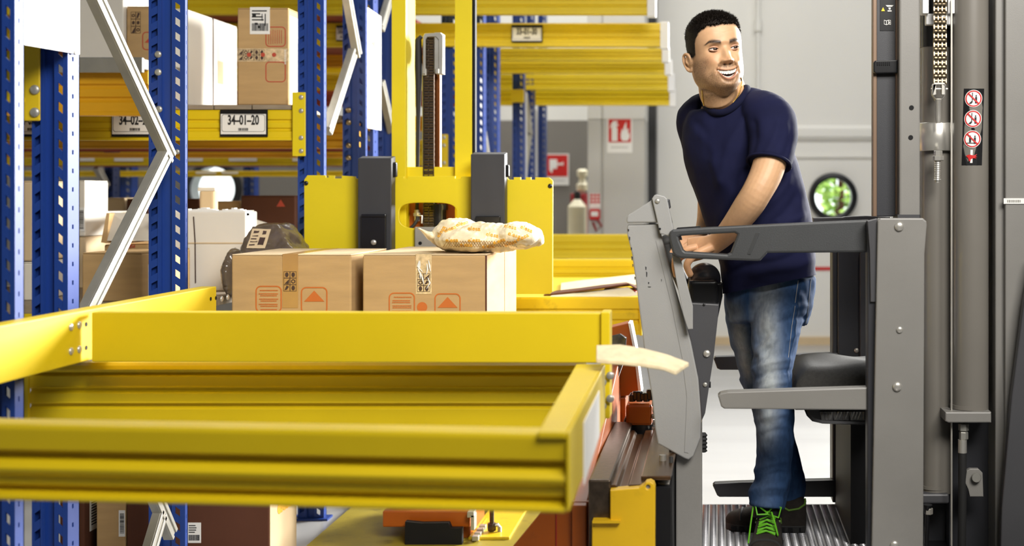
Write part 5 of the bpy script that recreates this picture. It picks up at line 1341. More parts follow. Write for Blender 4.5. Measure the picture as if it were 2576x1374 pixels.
for k, (px, py, w, h) in enumerate(((1654, 1215, 30, 10), (1658, 1240, 26, 18), (1650, 1285, 22, 7), (1650, 1300, 34, 6), (1652, 1325, 34, 8), (1656, 1345, 26, 14), (1660, 1365, 12, 12))): P('valve', MB().pbox(px, py, px + w, py + h, 3.46, .05), 'galv_dull', bevel=.002)
P('small_red_valve', MB().lathe([(.010, 0), (.011, .005), (.008, .012)], W(1660, 1292, 3.45), n=14), 'orange', smooth=True)
P('side_pipe', MB().tube([W(1688, 1150, 3.6), W(1690, 1250, 3.55), W(1692, 1374, 3.5), W(1692, 1480, 3.5)], .006, 8), 'rubber', smooth=True)
# chassis under everything
P('chassis', MB().box(-.45, .95, 3.30, 4.50, .04, .12), 'truck_dark', bevel=.02)
P('drive_wheel', MB().lathe([(.03, -.04), (.09, -.04), (.10, -.02), (.10, .02), (.09, .04), (.03, .04)], (.55, 4.3, .10), (1, 0, 0), 24), 'rubber', smooth=True)
P('drive_wheel', MB().lathe([(.03, -.04), (.09, -.04), (.10, -.02), (.10, .02), (.09, .04), (.03, .04)], (-.2, 4.3, .10), (1, 0, 0), 24), 'rubber', smooth=True)
# ------------------------------------------------------------------ the man
def catmull(P_, n):
    P_ = [np.array(p, float) for p in P_]; out = []
    for i in range(len(P_) - 1):
        p0, p1, p2, p3 = P_[max(i - 1, 0)], P_[i], P_[i + 1], P_[min(i + 2, len(P_) - 1)]
        for k in range(n):
            t = k / n; out.append(.5 * (2 * p1 + (p2 - p0) * t + (2 * p0 - 5 * p1 + 4 * p2 - p3) * t * t + (3 * p1 - p0 - 3 * p2 + p3) * t ** 3))
    out.append(P_[-1]); return out
def loft(m, rows, side, n=28, sub=5, e=2.):
    """rows: (point, ru, rv): superelliptic tube, ru along side, rv across"""
    R = catmull([list(p) + [a, b] for p, a, b in rows], sub); pts = [Vector(r[:3]) for r in R]; side = Vector(side); vs = []; fs = []; L = len(R)
    for i, r in enumerate(R):
        t = (pts[min(i + 1, L - 1)] - pts[max(i - 1, 0)]).normalized(); u = (side - t * side.dot(t)).normalized(); v = t.cross(u)
        for k in range(n):
            th = 2 * math.pi * k / n; c, s = math.cos(th), math.sin(th); c = math.copysign(abs(c) ** (2 / e), c); s = math.copysign(abs(s) ** (2 / e), s)
            vs.append(pts[i] + u * (max(r[3], .001) * c) + v * (max(r[4], .001) * s))
    for i in range(L - 1):
        for k in range(n): l = (k + 1) % n; fs.append((i * n + k, i * n + l, (i + 1) * n + l, (i + 1) * n + k))
    a = len(vs); vs += [pts[0], pts[-1]]
    for k in range(n): l = (k + 1) % n; fs.append((a, l, k)); fs.append((a + 1, (L - 1) * n + k, (L - 1) * n + l))
    return m.add(vs, fs)
man = thing('person', 'smiling man in navy t-shirt and faded jeans leaning on truck controls', 'person', (W(1930, 0, 4.05).x, 4.05, ZP + .003))
# head frame: X to the man's left, Y forward, Z up
HC = W(1798, 133, 3.90); yaw, roll, pitch = math.radians(20.5), math.radians(7), math.radians(1)
fw = Vector((math.sin(yaw), -math.cos(yaw), 0)); lf = Vector((math.cos(yaw), math.sin(yaw), 0)); up = Vector((0, 0, 1))
HR = Matrix((lf, fw, up)).transposed()
HR = Matrix.Rotation(-roll, 3, Vector((0, -1, 0))) .inverted() @ HR if False else Matrix.Rotation(-roll, 3, Vector((0, 1, 0))) @ HR
HR = HR @ Matrix.Rotation(pitch, 3, 'X')
HS = 1.03
HM = Matrix.Translation(HC) @ (HR.to_4x4()) @ Matrix.Scale(HS, 4)
HMi = HM.inverted()
# base head: one cross-section per height
Z_ = [-.135, -.122, -.112, -.102, -.090, -.075, -.055, -.03, 0, .03, .055, .075, .092, .105, .1135, .118]
FR = [.045, .066, .080, .087, .089, .0905, .090, .089, .090, .0935, .0905, .083, .069, .050, .028, .002]
BK = [-.02, -.035, -.045, -.052, -.060, -.068, -.076, -.088, -.098, -.102, -.099, -.091, -.076, -.056, -.032, -.002]
WD = [.018, .033, .0445, .0555, .0640, .0705, .0735, .0745, .0755, .0775, .0760, .0695, .0575, .0420, .0240, .002]
def interp_smooth(zq, z, a):
    R = catmull([[zz, aa] for zz, aa in zip(z, a)], 6); R = np.array(R); return np.interp(zq, R[:, 0], R[:, 1])
hm = MB(); NZ = 60; NT = 64
zz = np.linspace(Z_[0], Z_[-1], NZ)
fr, bk, wd = interp_smooth(zz, Z_, FR), interp_smooth(zz, Z_, BK), interp_smooth(zz, Z_, WD)
for i in range(NZ):
    for k in range(NT):
        th = 2 * math.pi * k / NT; c, s = math.cos(th), math.sin(th)
        ex = 2.35 if s > 0 else 2.1
        c_ = math.copysign(abs(c) ** (2 / ex), c); s_ = math.copysign(abs(s) ** (2 / ex), s)
        hm.v.append((wd[i] * c_, (fr[i] if s > 0 else -bk[i]) * s_, zz[i]))
for i in range(NZ - 1):
    for k in range(NT): l = (k + 1) % NT; hm.f.append((i * NT + k, i * NT + l, (i + 1) * NT + l, (i + 1) * NT + k))
hm.f.append(tuple(range(NT - 1, -1, -1))); hm.f.append(tuple((NZ - 1) * NT + k for k in range(NT)))
# ears: plate, curled rim and lobe
for s in (-1, 1):
    ec = Vector((s * .0770, -.010, -.022))
    def E(u, v, o): return ec + Vector((s * (.006 + .30 * (-u) * .72 + o * .8), u * .82, v * .80))
    rim = [E(.014, -.002, -.004), E(.015, .012, .000), E(.010, .027, .003), E(-.003, .034, .004), E(-.016, .030, .004), E(-.0215, .016, .004), E(-.020, -.002, .003), E(-.013, -.018, .001), E(-.003, -.029, -.001), E(.006, -.031, -.004), E(.010, -.022, -.006)]
    R = catmull(rim, 4); hm.tube([Vector(q) for q in R], [.0042] * (len(R) - 12) + [.0052] * 12, 8)
    pl_ = [E(.012, 0, -.006), E(.010, .020, -.002), E(-.004, .029, -.001), E(-.016, .022, .0), E(-.017, .0, .0), E(-.008, -.018, -.003), E(.002, -.026, -.005), E(.010, -.018, -.007)]
    hm.prism(pl_, (-s * .006, 0, 0))
    hm.tube([E(.002, -.008, .001), E(-.006, .004, .004), E(-.004, .016, .003), E(.004, .022, .001)], .0035, 8)
    hm.ball(ec + Vector((-s * .003, .002, .004)), .011, .017, .024)
    hm.ball(E(-.004, .020, -.006), .005, .012, .014)
    hm.ball(E(.011, -.004, -.002), .004, .005, .006)
    hm.tube([E(.012, .01, -.012), E(.004, .0, -.012), E(.010, -.014, -.014)], .010, 8)
body = MB(); body.add([HM @ Vector(v) for v in hm.v], hm.f)
# neck and shoulder slope
nb = W(1822, 270, 3.985)
loft(body, [(HM @ Vector((0, -.022, -.02)), .052, .056), (HM @ Vector((0, -.018, -.075)), .0555, .058), (HM @ Vector((0, -.016, -.115)), .057, .060), (W(1812, 232, 3.965), .060, .060), (W(1822, 256, 3.975), .072, .060), (W(1828, 285, 3.985), .092, .064), (W(1832, 320, 3.99), .11, .070)], (.9, -.43, 0))
for a_, b_ in (((1776, 215, 3.93), (1806, 330, 3.92)), ((1852, 190, 3.95), (1822, 330, 3.92))): body.tube([W(*a_), W(*b_)], [.012, .012], 10)
body.tube([W(1836, 180, 3.995), W(1850, 226, 3.985), W(1890, 268, 3.94)], [.030, .034, .025], 14); body.tube([W(1800, 190, 4.01), W(1790, 240, 4.04), W(1760, 282, 4.06)], [.030, .032, .025], 14)
US = Vector((.90, -.43, 0))
torso_rows = [(W(1938, 742, 4.01), .150, .110), (W(1932, 690, 4.01), .153, .112), (W(1927, 640, 4.0), .156, .115), (W(1904, 540, 3.985), .163, .118), (W(1876, 450, 3.975), .166, .119), (W(1852, 370, 3.975), .166, .118), (W(1846, 310, 3.98), .163, .105), (W(1846, 268, 3.985), .130, .083), (W(1838, 238, 3.985), .072, .055)]
loft(body, [(p, a * k, b * k) for (p, a, b), k in zip(torso_rows[1:-1], (.70, .76, .84, .86, .86, .86, .86))], US)
# arms
def limb(m, rows, sub=5, n=22, side=(0, -1, .2)): return loft(m, [(W(*p), a, b) for p, a, b in rows], side, n, sub)
limb(body, [((1925, 268, 3.90), .05, .05), ((1950, 300, 3.865), .058, .056), ((1948, 360, 3.83), .054, .052), ((1930, 430, 3.79), .050, .049), ((1905, 482, 3.765), .046, .045), ((1880, 522, 3.785), .047, .044), ((1845, 568, 3.83), .040, .037), ((1812, 603, 3.885), .0285, .031), ((1785, 618, 3.91), .025, .033), ((1760, 624, 3.925), .022, .037), ((1735, 630, 3.94), .016, .038)])
limb(body, [((1755, 285, 4.06), .05, .05), ((1752, 330, 4.10), .054, .052), ((1768, 400, 4.15), .048, .047), ((1786, 470, 4.18), .044, .043), ((1786, 520, 4.16), .043, .041), ((1776, 566, 4.12), .033, .032), ((1764, 594, 4.08), .026, .028), ((1745, 607, 4.06), .022, .033), ((1720, 620, 4.04), .018, .036), ((1702, 632, 4.02), .015, .036)])
def finger(rows, r0, r1):
    R = catmull([list(W(*p)) for p in rows], 4); L = len(R); body.tube([Vector(q) for q in R], [r0 + (r1 - r0) * i / (L - 1) for i in range(L)], 10)
    body.ball(R[-1], r1 * 1.02, n=10, m=7)
# left hand: fingers fold down over the front of the pod, thumb on top side
finger([(1752, 622, 3.90), (1728, 628, 3.895), (1708, 640, 3.90), (1703, 662, 3.905), (1708, 684, 3.91)], .0118, .0092)
finger([(1752, 624, 3.92), (1726, 629, 3.92), (1702, 643, 3.925), (1697, 668, 3.93), (1701, 692, 3.935)], .0118, .0092)
finger([(1752, 626, 3.945), (1726, 632, 3.945), (1702, 648, 3.95), (1697, 670, 3.955), (1701, 690, 3.96)], .0112, .0088)
finger([(1752, 628, 3.965), (1732, 636, 3.97), (1711, 652, 3.975), (1707, 670, 3.98), (1710, 684, 3.985)], .009, .0072)
finger([(1790, 622, 3.885), (1762, 634, 3.875), (1740, 648, 3.872), (1728, 668, 3.872), (1736, 690, 3.876)], .0145, .0105)
# right hand on the grip beyond
finger([(1715, 618, 4.015), (1696, 628, 4.00), (1684, 642, 3.995), (1682, 664, 3.995), (1687, 684, 4.0)], .0105, .0082)
finger([(1715, 620, 4.035), (1694, 632, 4.025), (1681, 648, 4.02), (1679, 668, 4.02), (1684, 686, 4.02)], .0105, .0082)
finger([(1715, 624, 4.055), (1696, 638, 4.05), (1684, 654, 4.045), (1683, 672, 4.045), (1688, 688, 4.045)], .0112, .0088)
finger([(1718, 628, 4.07), (1702, 642, 4.07), (1691, 658, 4.068), (1690, 672, 4.068), (1694, 684, 4.068)], .009, .007)
finger([(1740, 612, 4.035), (1720, 626, 4.005), (1708, 642, 3.99), (1706, 658, 3.985)], .0115, .009)
bme = remesh(body, .0024, 3, 'body', .5)
# refine the face, then shape it
bm = bmesh.new(); bm.from_mesh(bme)
fe = set()
for f in bm.faces:
    q = HMi @ f.calc_center_median()
    if q.y > .022 and -.135 < q.z < .045 and abs(q.x) < .07: fe.update(f.edges)
bmesh.ops.subdivide_edges(bm, edges=list(fe), cuts=1, use_grid_fill=True)
bm.to_mesh(bme); bm.free(); bme.update()
co = getco(bme); L = (np.c_[co, np.ones(len(co))] @ np.array(HMi).T)[:, :3]
x, y, z = L[:, 0].copy(), L[:, 1].copy(), L[:, 2].copy(); ax = np.abs(x)
G = lambda a, b, c, sa, sb: np.exp(-((a - b) / sa) ** 2 - ((z - c) / sb) ** 2)
sst = lambda a, b, v: (lambda t: t * t * (3 - 2 * t))(np.clip((v - a) / (b - a), 0, 1))
front = sst(.02, .05, y) * (np.linalg.norm(L, axis=1) < .2)
d = np.zeros(len(co))
d -= .0125 * G(ax, .0315, .000, .0145, .0105)                       # eye sockets
d += .0055 * G(ax, .032, .0165, .020, .0065) + .003 * G(ax, 0, .018, .014, .010)   # brow ridge
d -= .004 * G(ax, 0, .004, .010, .010)                              # nasion
d += .0062 * G(ax, .043, -.034, .017, .014)                         # smiling cheeks
d -= .004 * G(ax, .052, -.068, .012, .018)
# nose: bridge, tip, wings
zr_ = np.clip((.010 - z) / .048, 0, 1); prof_n = np.where((z < .014) & (z > -.058), 1, 0) * (.003 + .0195 * zr_ ** 1.15) * sst(-.0500, -.0395, z)
wn = .0085 + .0060 * zr_ ** 1.6
d += prof_n * np.exp(-(ax / wn) ** 2.6) * sst(.016, .004, z)
d += .0055 * G(ax, 0, -.034, .010, .008)
d += .0085 * G(ax, .0155, -.0380, .0062, .0075)
d -= .006 * G(ax, .0085, -.0470, .0045, .0030)                      # nostrils
d -= .0052 * np.exp(-((ax - (.020 + (-.040 - z) * .45)) / .0035) ** 2) * sst(-.078, -.066, z) * sst(-.034, -.046, z)   # smile folds
d += .0035 * np.exp(-((ax - (.028 + (-.040 - z) * .45)) / .008) ** 2) * sst(-.085, -.066, z) * sst(-.030, -.046, z)
# mouth: open smile
ML = .0315; u = np.clip(ax / ML, 0, 1.2)
ztop = -.0665 + .0070 * u ** 2; zbot = -.0858 + .0265 * u ** 2.2
zbot = np.minimum(zbot, ztop)
ins = sst(-.0012, .0012, ztop - z) * sst(-.0012, .0012, z - zbot) * (ax < ML) * (y > .03)
upl = np.exp(-((z - (ztop + .0035)) / .0034) ** 2) * sst(ML * 1.08, ML * .8, ax)
lol = np.exp(-((z - (zbot - .0042)) / .0046) ** 2) * sst(ML * 1.05, ML * .7, ax)
d += .0018 * upl + .0045 * lol - .003 * np.exp(-((z - (zbot - .0135)) / .005) ** 2) * sst(.03, .01, ax)
d -= .015 * ins
d -= .004 * np.exp(-((ax - ML * 1.06) / .004) ** 2 - ((z + .0605) / .005) ** 2)
d += .0055 * G(ax, 0, -.106, .020, .011)                            # chin
d -= .0015 * np.exp(-((z - .044 - .004 * np.sin(ax * 60)) / .002) ** 2) * sst(.035, .02, ax) * .4
curv = 1 - .0 * ax
y2 = y + d * front * sst(.068, .050, ax)
L2 = np.c_[x, y2, z]
co2 = (np.c_[L2, np.ones(len(co))] @ np.array(HM).T)[:, :3]
co = np.where((front > 0)[:, None], co2, co)
setco(bme, co)
# skin colour, stubble, lips, brows, scalp hair as a colour attribute
base = np.tile(np.array([.56, .335, .185]), (len(co), 1))
hd = (np.linalg.norm(L, axis=1) < .19) & (z > -.17)
nz = np_noise(L, 900, 1); nz2 = np_noise(L, 60, 2); nz3 = np_noise(L * np.array([1, 1, .35]), 1500, 12)
base *= (1 + .05 * nz2)[:, None]
blush = (.35 * G(ax, .046, -.032, .018, .016) + .35 * G(ax, 0, -.036, .013, .010)) * front
base = base * (1 - blush[:, None] * np.array([.05, .28, .35]))
def mixc(mask, c): 
    global base
    mask = np.clip(mask, 0, 1)[:, None]; base = base * (1 - mask) + np.array(c) * mask
beard = sst(-.052, -.080, z + .22 * np.clip(ax - .04, 0, .05) * -1 + .0) * sst(-.02, .0, y) * (z > -.165)
jawline = sst(.040, .062, ax) * sst(-.012, -.035, z) * sst(-.006, .006, y)
beard = np.maximum(beard * sst(.012, .03, np.hypot(ax * .9, (z + .078) * 1.0)) , jawline)
must = np.exp(-((z - (ztop + .0125)) / .0052) ** 2) * sst(.036, .026, ax) * (y > .05) * sst(.002, .006, ax + .002)
chinb = np.exp(-((z + .099) / .009) ** 2) * sst(.030, .016, ax) * (y > .04)
lat = sst(.03, .042, ax) * sst(-.05, -.075, z) * (y > 0)
bd = np.clip(np.maximum.reduce([beard * .75, must * .95, chinb * .85, lat * .45]), 0, 1) * hd * sst(-.165, -.125, z) * (.68 + .5 * nz)  # stubble, its under-jaw part deepened to suggest shade
mixc(bd * .92, (.070, .038, .020))
lips = (np.clip(np.maximum(upl * .4, lol * .85), 0, 1) * front * (ax < ML * 1.02)); mixc(lips * .75, (.42, .13, .10))
mixc(ins * front, (.045, .008, .008))
mixc(.85 * G(ax, .0085, -.0477, .0042, .0026) * front, (.05, .015, .01))
# brows: arched and tapered
bz = .0160 + .0055 * np.sin(np.clip((ax - .012) / .042, 0, 1) * 2.2) - .006 * sst(.044, .058, ax)
bw = .0052 * sst(.062, .030, ax) + .0016
mixc(np.exp(-(np.abs(z - bz) / bw) ** 3) * sst(.010, .016, ax) * sst(.060, .052, ax) * front * (.97 + .1 * nz3), (.020, .011, .007))
# hair on the scalp, faded at the sides
hl = np.interp(y, [-.12, -.06, -.015, .004, .012, .030, .038, .052, .062, .075, .12], [-.075, -.050, -.022, -.014, -.018, -.012, .022, .046, .056, .0665, .0685])
hair = sst(-.004, .007, z - hl + .004 * nz2 + .002 * nz) * hd * (np.linalg.norm(L, axis=1) < .17)
ear = (ax > .0795) & (z < .02) & (y < .012) & (y > -.04)
hair = hair * (~ear)
fade = .72 + .28 * sst(-.02, .045, z)
mixc(hair * fade * (.95 + .1 * nz), (.014, .010, .008))
mixc(.5 * G(ax, .0315, -.010, .012, .003) * front, (.40, .19, .11))
# nails are small; hands slightly ruddier at the knuckles
hand = (co[:, 2] < CAMZ - .10); base[hand] = base[hand] * np.array([1., .93, .90])
at = bme.color_attributes.new('tint', 'FLOAT_COLOR', 'POINT'); at.data.foreach_set('color', np.c_[base, np.ones(len(co))].ravel())
M['skin'] = mat('skin', (.6, .35, .22), .48, var=.04, scale=90, bump=.12, bscale=900, attr='tint', spec=.35)
sk = M['skin'].node_tree.nodes['Principled BSDF']; sk.inputs['Subsurface Weight'].default_value = .12; sk.inputs['Subsurface Radius'].default_value = (.012, .005, .003); sk.inputs['Subsurface Scale'].default_value = .5
body_o = part('body', bme, 'skin', man, smooth=True, sm_angle=180)
def H(px_, py_, pz_): return HM @ Vector((px_, py_, pz_))
bvb = BVHTree.FromPolygons([v.co for v in bme.vertices], [tuple(p.vertices) for p in bme.polygons])
def face_y(xx, zz_):
    o_ = H(xx, .2, zz_); dr = (HR @ Vector((0, -1, 0))).normalized(); h = bvb.ray_cast(o_, dr)
    return (HMi @ h[0]).y if h[0] is not None else .085
# eyes: almond opening with sclera, iris, pupil and lids
M['eye_white'] = mat('eye white', (.52, .48, .44), .15, var=.02); M['iris'] = mat('brown iris', (.045, .018, .008), .1, var=.2, scale=300); M['lash'] = mat('lashes', (.010, .006, .005), .6)
M['lid'] = mat('eyelid skin', (.46, .25, .15), .5)
for s in (-1, 1):
    xc, zc = s * .0318, -.0005; yb = max(face_y(xc - .010, zc), face_y(xc + .010, zc)) - .0005
    hw, hh = .0142, .0046
    def almond(t, k=1.): 
        xx = math.cos(t); zz2 = math.sin(t); zz2 = (.85 if zz2 > 0 else .80) * zz2 * (1 - .35 * abs(xx) ** 3)
        return xc + hw * k * xx, zc + hh * k * zz2 + .0012 * s * xx
    def yb_(xx): return yb + .0042 * (1 - ((xx - xc) / .015) ** 2) - .10 * max(0, s * (xx - xc))
    m = MB(); N = 28; m.v.append(tuple(H(xc, yb_(xc), zc)))
    for rr in (.5, 1.):
        for k in range(N): xx, z2 = almond(2 * math.pi * k / N, rr); m.v.append(tuple(H(xx, yb_(xx) - .0010 * rr, z2)))
    for k in range(N):
        l = (k + 1) % N; m.f.append((0, 1 + k, 1 + l)); m.f.append((1 + k, 1 + N + k, 1 + N + l, 1 + l))
    e_ = part('eye', m, 'eye_white', man, smooth=True)
    ix = xc + .0030; 
    def disc(r, lift, clip):
        m = MB(); m.v.append(tuple(H(ix, yb_(ix) + lift, zc + .0004)))
        for k in range(24):
            t = 2 * math.pi * k / 24; xx = ix + r * math.cos(t); z2 = zc + .0004 + r * math.sin(t)
            q = abs((xx - xc) / hw); lim_t = zc + hh * .82 * math.sqrt(max(0, 1 - q * q)) * (1 - .35 * q ** 3); lim_b = zc - hh * .78 * math.sqrt(max(0, 1 - q * q)) * (1 - .35 * q ** 3)
            m.v.append(tuple(H(xx, yb_(xx) + lift - .0004, min(max(z2, lim_b), lim_t))))
        for k in range(24): m.f.append((0, 1 + k, 1 + (k + 1) % 24))
        return m
    part('iris', disc(.0064, .0010, 1), 'iris', e_); part('pupil', disc(.0026, .0014, 1), 'black', e_)
    m = MB(); m.ball(H(ix - .0018, yb_(ix) + .0016, zc + .0022), .0008, n=8, m=6); part('catchlight', m, 'paper', e_)
    tp = [almond(math.pi * k / 14) for k in range(15)]; bt = [almond(math.pi + math.pi * k / 14) for k in range(15)]
    part('upper_lashes', MB().tube([H(a, yb_(a) + .0006, b + .0004) for a, b in tp], [.0006 + .0010 * math.sin(math.pi * k / 14) for k in range(15)], 8), 'lash', man, smooth=True)
    part('upper_lid', MB().tube([H(a, yb_(a) + .0004, b + .0026) for a, b in tp], [.0012 + .0018 * math.sin(math.pi * k / 14) for k in range(15)], 8), 'lid', man, smooth=True)
    part('lower_lid', MB().tube([H(a, yb_(a) - .0002, b - .0012) for a, b in bt], [.0007 + .0011 * math.sin(math.pi * k / 14) for k in range(15)], 8), 'lid', man, smooth=True)
# teeth
M['teeth'] = mat('teeth', (.78, .73, .64), .18, var=.03)
for row, zt_f, hgt in (('upper_teeth', lambda q: -.0672 + .0058 * q ** 2, .0088), ):
    m = MB(); wds = [.0040, .0050, .0056, .0060, .0080, .0080, .0060, .0056, .0050, .0040]; tot = sum(wds); xx = -tot / 2
    for w in wds:
        xm_ = xx + w / 2; q = abs(xm_) / ML; yy = .0865 - 9.0 * xm_ * xm_; zt = zt_f(q); hh_ = hgt * (1 - .45 * q ** 2)
        a0, a1 = xx + .00015, xx + w - .00015
        m.prism([H(a0, yy - 2.2 * (abs(a0) - abs(xm_)) * .2, zt + .004), H(a1, yy - 2.2 * (abs(a1) - abs(xm_)) * .2, zt + .004), H(a1 - .0003, yy, zt - hh_), H((a0 + a1) / 2, yy + .0003, zt - hh_ - .0006), H(a0 + .0003, yy, zt - hh_)], (HR @ Vector((0, -1, 0))) * .004)
        xx += w
    part(row, m, 'teeth', man)
m = MB(); 
for k in range(8):
    xm_ = -.0155 + .0044 * k; q = abs(xm_) / ML; zb_m = -.0868 + .0265 * q ** 2.2; yy = .0835 - 9 * xm_ * xm_
    m.prism([H(xm_ - .0003, yy, zb_m - .002), H(xm_ + .0040, yy, zb_m - .002), H(xm_ + .0038, yy, zb_m + .0035), H(xm_ - .0001, yy, zb_m + .0035)], (HR @ Vector((0, -1, 0))) * .004)
part('lower_teeth', m, 'teeth', man)
# hair: short cropped strands over the scalp
M['hair'] = mat('dark brown hair', (.011, .008, .006), .65, var=.3, scale=80, spec=.15)
me = bme; me.calc_loop_triangles()
no = getno(bme); Ln = no @ np.array(HR)      # normals in the head frame
cand = np.where((hair > .8) & (z > -.03))[0]
hv = MB(); rnd = np.random.RandomState(3); nst = 0
hvv = []; hff = []
pick = rnd.choice(cand, 16000)
for vi in pick:
    p = L[vi]; nn = Ln[vi]; top = float(np.clip((p[2] - .040) / .045, 0, 1)); 
    ln = (.0010 + .0125 * top ** 1.2) * rnd.uniform(.7, 1.25) * (.8 + .35 * max(0, min(1, p[1] / .06)))
    di = nn + np.array([.10, .50 * top + .1, .25 * top - .35 * (1 - top)]) + rnd.normal(0, .22, 3); di /= np.linalg.norm(di)
    p = p + rnd.normal(0, .0012, 3) - nn * .001
    s1 = np.cross(di, rnd.normal(0, 1, 3)); s1 /= np.linalg.norm(s1); s2 = np.cross(di, s1); wv = .0009 + .0007 * top
    i0 = len(hvv); hvv += [p + s1 * wv, p - s1 * wv * .5 + s2 * wv * .87, p - s1 * wv * .5 - s2 * wv * .87, p + di * ln]
    hff += [(i0, i0 + 1, i0 + 3), (i0 + 1, i0 + 2, i0 + 3), (i0 + 2, i0, i0 + 3)]
A4 = np.array(HM); hw_ = (np.c_[np.array(hvv), np.ones(len(hvv))] @ A4.T)[:, :3]
hv.v = [tuple(q) for q in hw_]; hv.f = hff
# solid under-layer of the crop
fs_ = []; used = {}; vv = []
thick = .0006 + .0058 * np.clip((z - .045) / .04, 0, 1) * sst(.5, 1, hair)
for pgn in bme.polygons:
    vi = pgn.vertices
    if min(hair[list(vi)]) > .9:
        f = []
        for q in vi:
            if q not in used:
                used[q] = len(vv); pp = L[q] + Ln[q] * thick[q]; vv.append(HM @ Vector(pp))
            f.append(used[q])
        fs_.append(tuple(f))
hv.add(vv, fs_)
o = part('hair', hv, 'hair', man); o['kind'] = 'stuff'
# ---- clothes
def cloth(rows_list, vox, smooth_it, name):
    m = MB()
    for f in rows_list: f(m)
    return remesh(m, vox, smooth_it, name)
def tors(m): loft(m, [(W(1942, 790, 4.01), .160, .130)] + [(W(1940, 735, 4.01), .160, .128)] + [(p, a + .006, b + .008) for p, a, b in torso_rows[1:]], US, 36)
def slL(m): loft(m, [(W(1893, 282, 3.93), .06, .06), (W(1935, 292, 3.875), .076, .074), (W(1945, 330, 3.845), .078, .072), (W(1941, 372, 3.822), .072, .069), (W(1934, 412, 3.80), .068, .066)], (1, 0, .1), 28)
def slR(m): loft(m, [(W(1790, 275, 4.02), .06, .06), (W(1752, 300, 4.07), .068, .066), (W(1755, 350, 4.11), .062, .062), (W(1770, 405, 4.15), .058, .058)], (1, 0, 0), 24)
sme = cloth((tors, slL, slR), .0055, 6, 'tshirt')
co_ = getco(sme); n_ = getno(sme)
pxy = np.c_[CX + co_[:, 0] / co_[:, 1] * F, HY - (co_[:, 2] - CAMZ) / co_[:, 1] * F]
def ridge(p0, p1, wpx, amp, nz_=.0):
    """soft fold along the line p0-p1 on the cloth (photo-frame coordinates used only to lay out the fold)"""
    p0 = np.array(p0, float); p1 = np.array(p1, float); dd = p1 - p0; l = np.linalg.norm(dd); dd /= l; q = pxy_cur - p0
    t = q @ dd; s = q @ np.array([-dd[1], dd[0]]); s = s + 6 * np.sin(t / 28.)
    return amp * np.exp(-(s / wpx) ** 2) * np.exp(-(np.clip(np.abs(t - l / 2) - l * .35, 0, None) / (l * .15)) ** 2)
pxy_cur = pxy
dsp = np_noise(co_ * np.array([1, 1, .7]), 9, 4) * .007 + np_noise(co_, 22, 6) * .003
for f in [((1885, 250), (1800, 480), 14, .007), ((1890, 300), (1830, 560), 12, -.006), ((1760, 330), (1830, 470), 13, .006), ((1745, 300), (1800, 400), 12, -.005), ((1870, 420), (1790, 620), 12, .006), ((1985, 440), (1900, 560), 12, .007), ((2010, 480), (1930, 590), 12, -.006), ((2030, 540), (1950, 560), 10, .006), ((2050, 650), (1880, 700), 12, .006), ((1830, 690), (2000, 640), 10, -.006), ((1960, 300), (1925, 390), 10, .005), ((1990, 300), (1975, 400), 9, -.004), ((1900, 300), (1890, 395), 9, -.006), ((2030, 700), (1850, 735), 9, -.005)]: dsp += ridge(*f)
co_ += n_ * dsp[:, None]; setco(sme, co_)
bm = bmesh.new(); bm.from_mesh(sme)      # cut the hem clean
h0, h1, h2 = W(1815, 741, 3.93), W(2063, 690, 3.95), W(1945, 712, 4.13); hn = (h1 - h0).cross(h2 - h0).normalized(); hn = hn if hn.z < 0 else -hn
bmesh.ops.bisect_plane(bm, geom=bm.verts[:] + bm.edges[:] + bm.faces[:], plane_co=h0, plane_no=hn, clear_outer=True); bm.to_mesh(sme); bm.free()
# neck opening
ring = [(1766, 240, 4.015), (1767, 256, 3.965), (1776, 274, 3.915), (1795, 284, 3.878), (1820, 281, 3.862), (1845, 266, 3.862), (1866, 243, 3.875), (1879, 218, 3.905), (1876, 202, 3.96), (1852, 196, 4.02), (1815, 205, 4.06), (1782, 222, 4.055)]
bvs = BVHTree.FromPolygons([v.co for v in sme.vertices], [tuple(p.vertices) for p in sme.polygons])
RW = [bvs.find_nearest(W(*q))[0] for q in ring]
RW = [(RW[i - 1] + RW[i] * 2 + RW[(i + 1) % len(RW)]) / 4 for i in range(len(RW))]; RC = sum(RW, Vector()) / len(RW)
RW = [RC + (q - RC) * 1.05 for q in RW]
nn = Vector()
for i in range(len(RW)): nn += (RW[i] - RC).cross(RW[(i + 1) % len(RW)] - RC)
nn.normalize(); nn = nn if nn.z > 0 else -nn
e1 = (RW[4] - RC); e1 = (e1 - nn * e1.dot(nn)).normalized(); e2 = nn.cross(e1)
ang = np.array([math.atan2((q - RC).dot(e2), (q - RC).dot(e1)) for q in RW]); rad = np.array([(q - RC - nn * (q - RC).dot(nn)).length for q in RW])
srt = np.argsort(ang); ang, rad = ang[srt], rad[srt]; ang = np.r_[ang[-1] - 2 * math.pi, ang, ang[0] + 2 * math.pi]; rad = np.r_[rad[-1], rad, rad[0]]
bm = bmesh.new(); bm.from_mesh(sme); dele = []
for v in bm.verts:
    q = v.co - RC; hgt = q.dot(nn); a_ = math.atan2(q.dot(e2), q.dot(e1)); rr = (q - nn * hgt).length
    if rr < np.interp(a_, ang, rad) * .985 and hgt > -.06: dele.append(v)
bmesh.ops.delete(bm, geom=dele, context='VERTS'); bm.to_mesh(sme); bm.free()
M['navy'] = mat('navy cotton', (.0072, .0085, .034), .85, var=.12, scale=12, bump=.25, bscale=1400, spec=.15)
M['navy_rib'] = mat('navy ribbed collar', (.0065, .0075, .026), .9, var=.1, scale=30, bump=.3, bscale=900, spec=.15)
ts = part('tshirt', sme, 'navy', man, smooth=True, sm_angle=180)
RR = [Vector(q) + nn * .005 for q in catmull([list(q) for q in RW + RW[:1]], 5)][:-1]
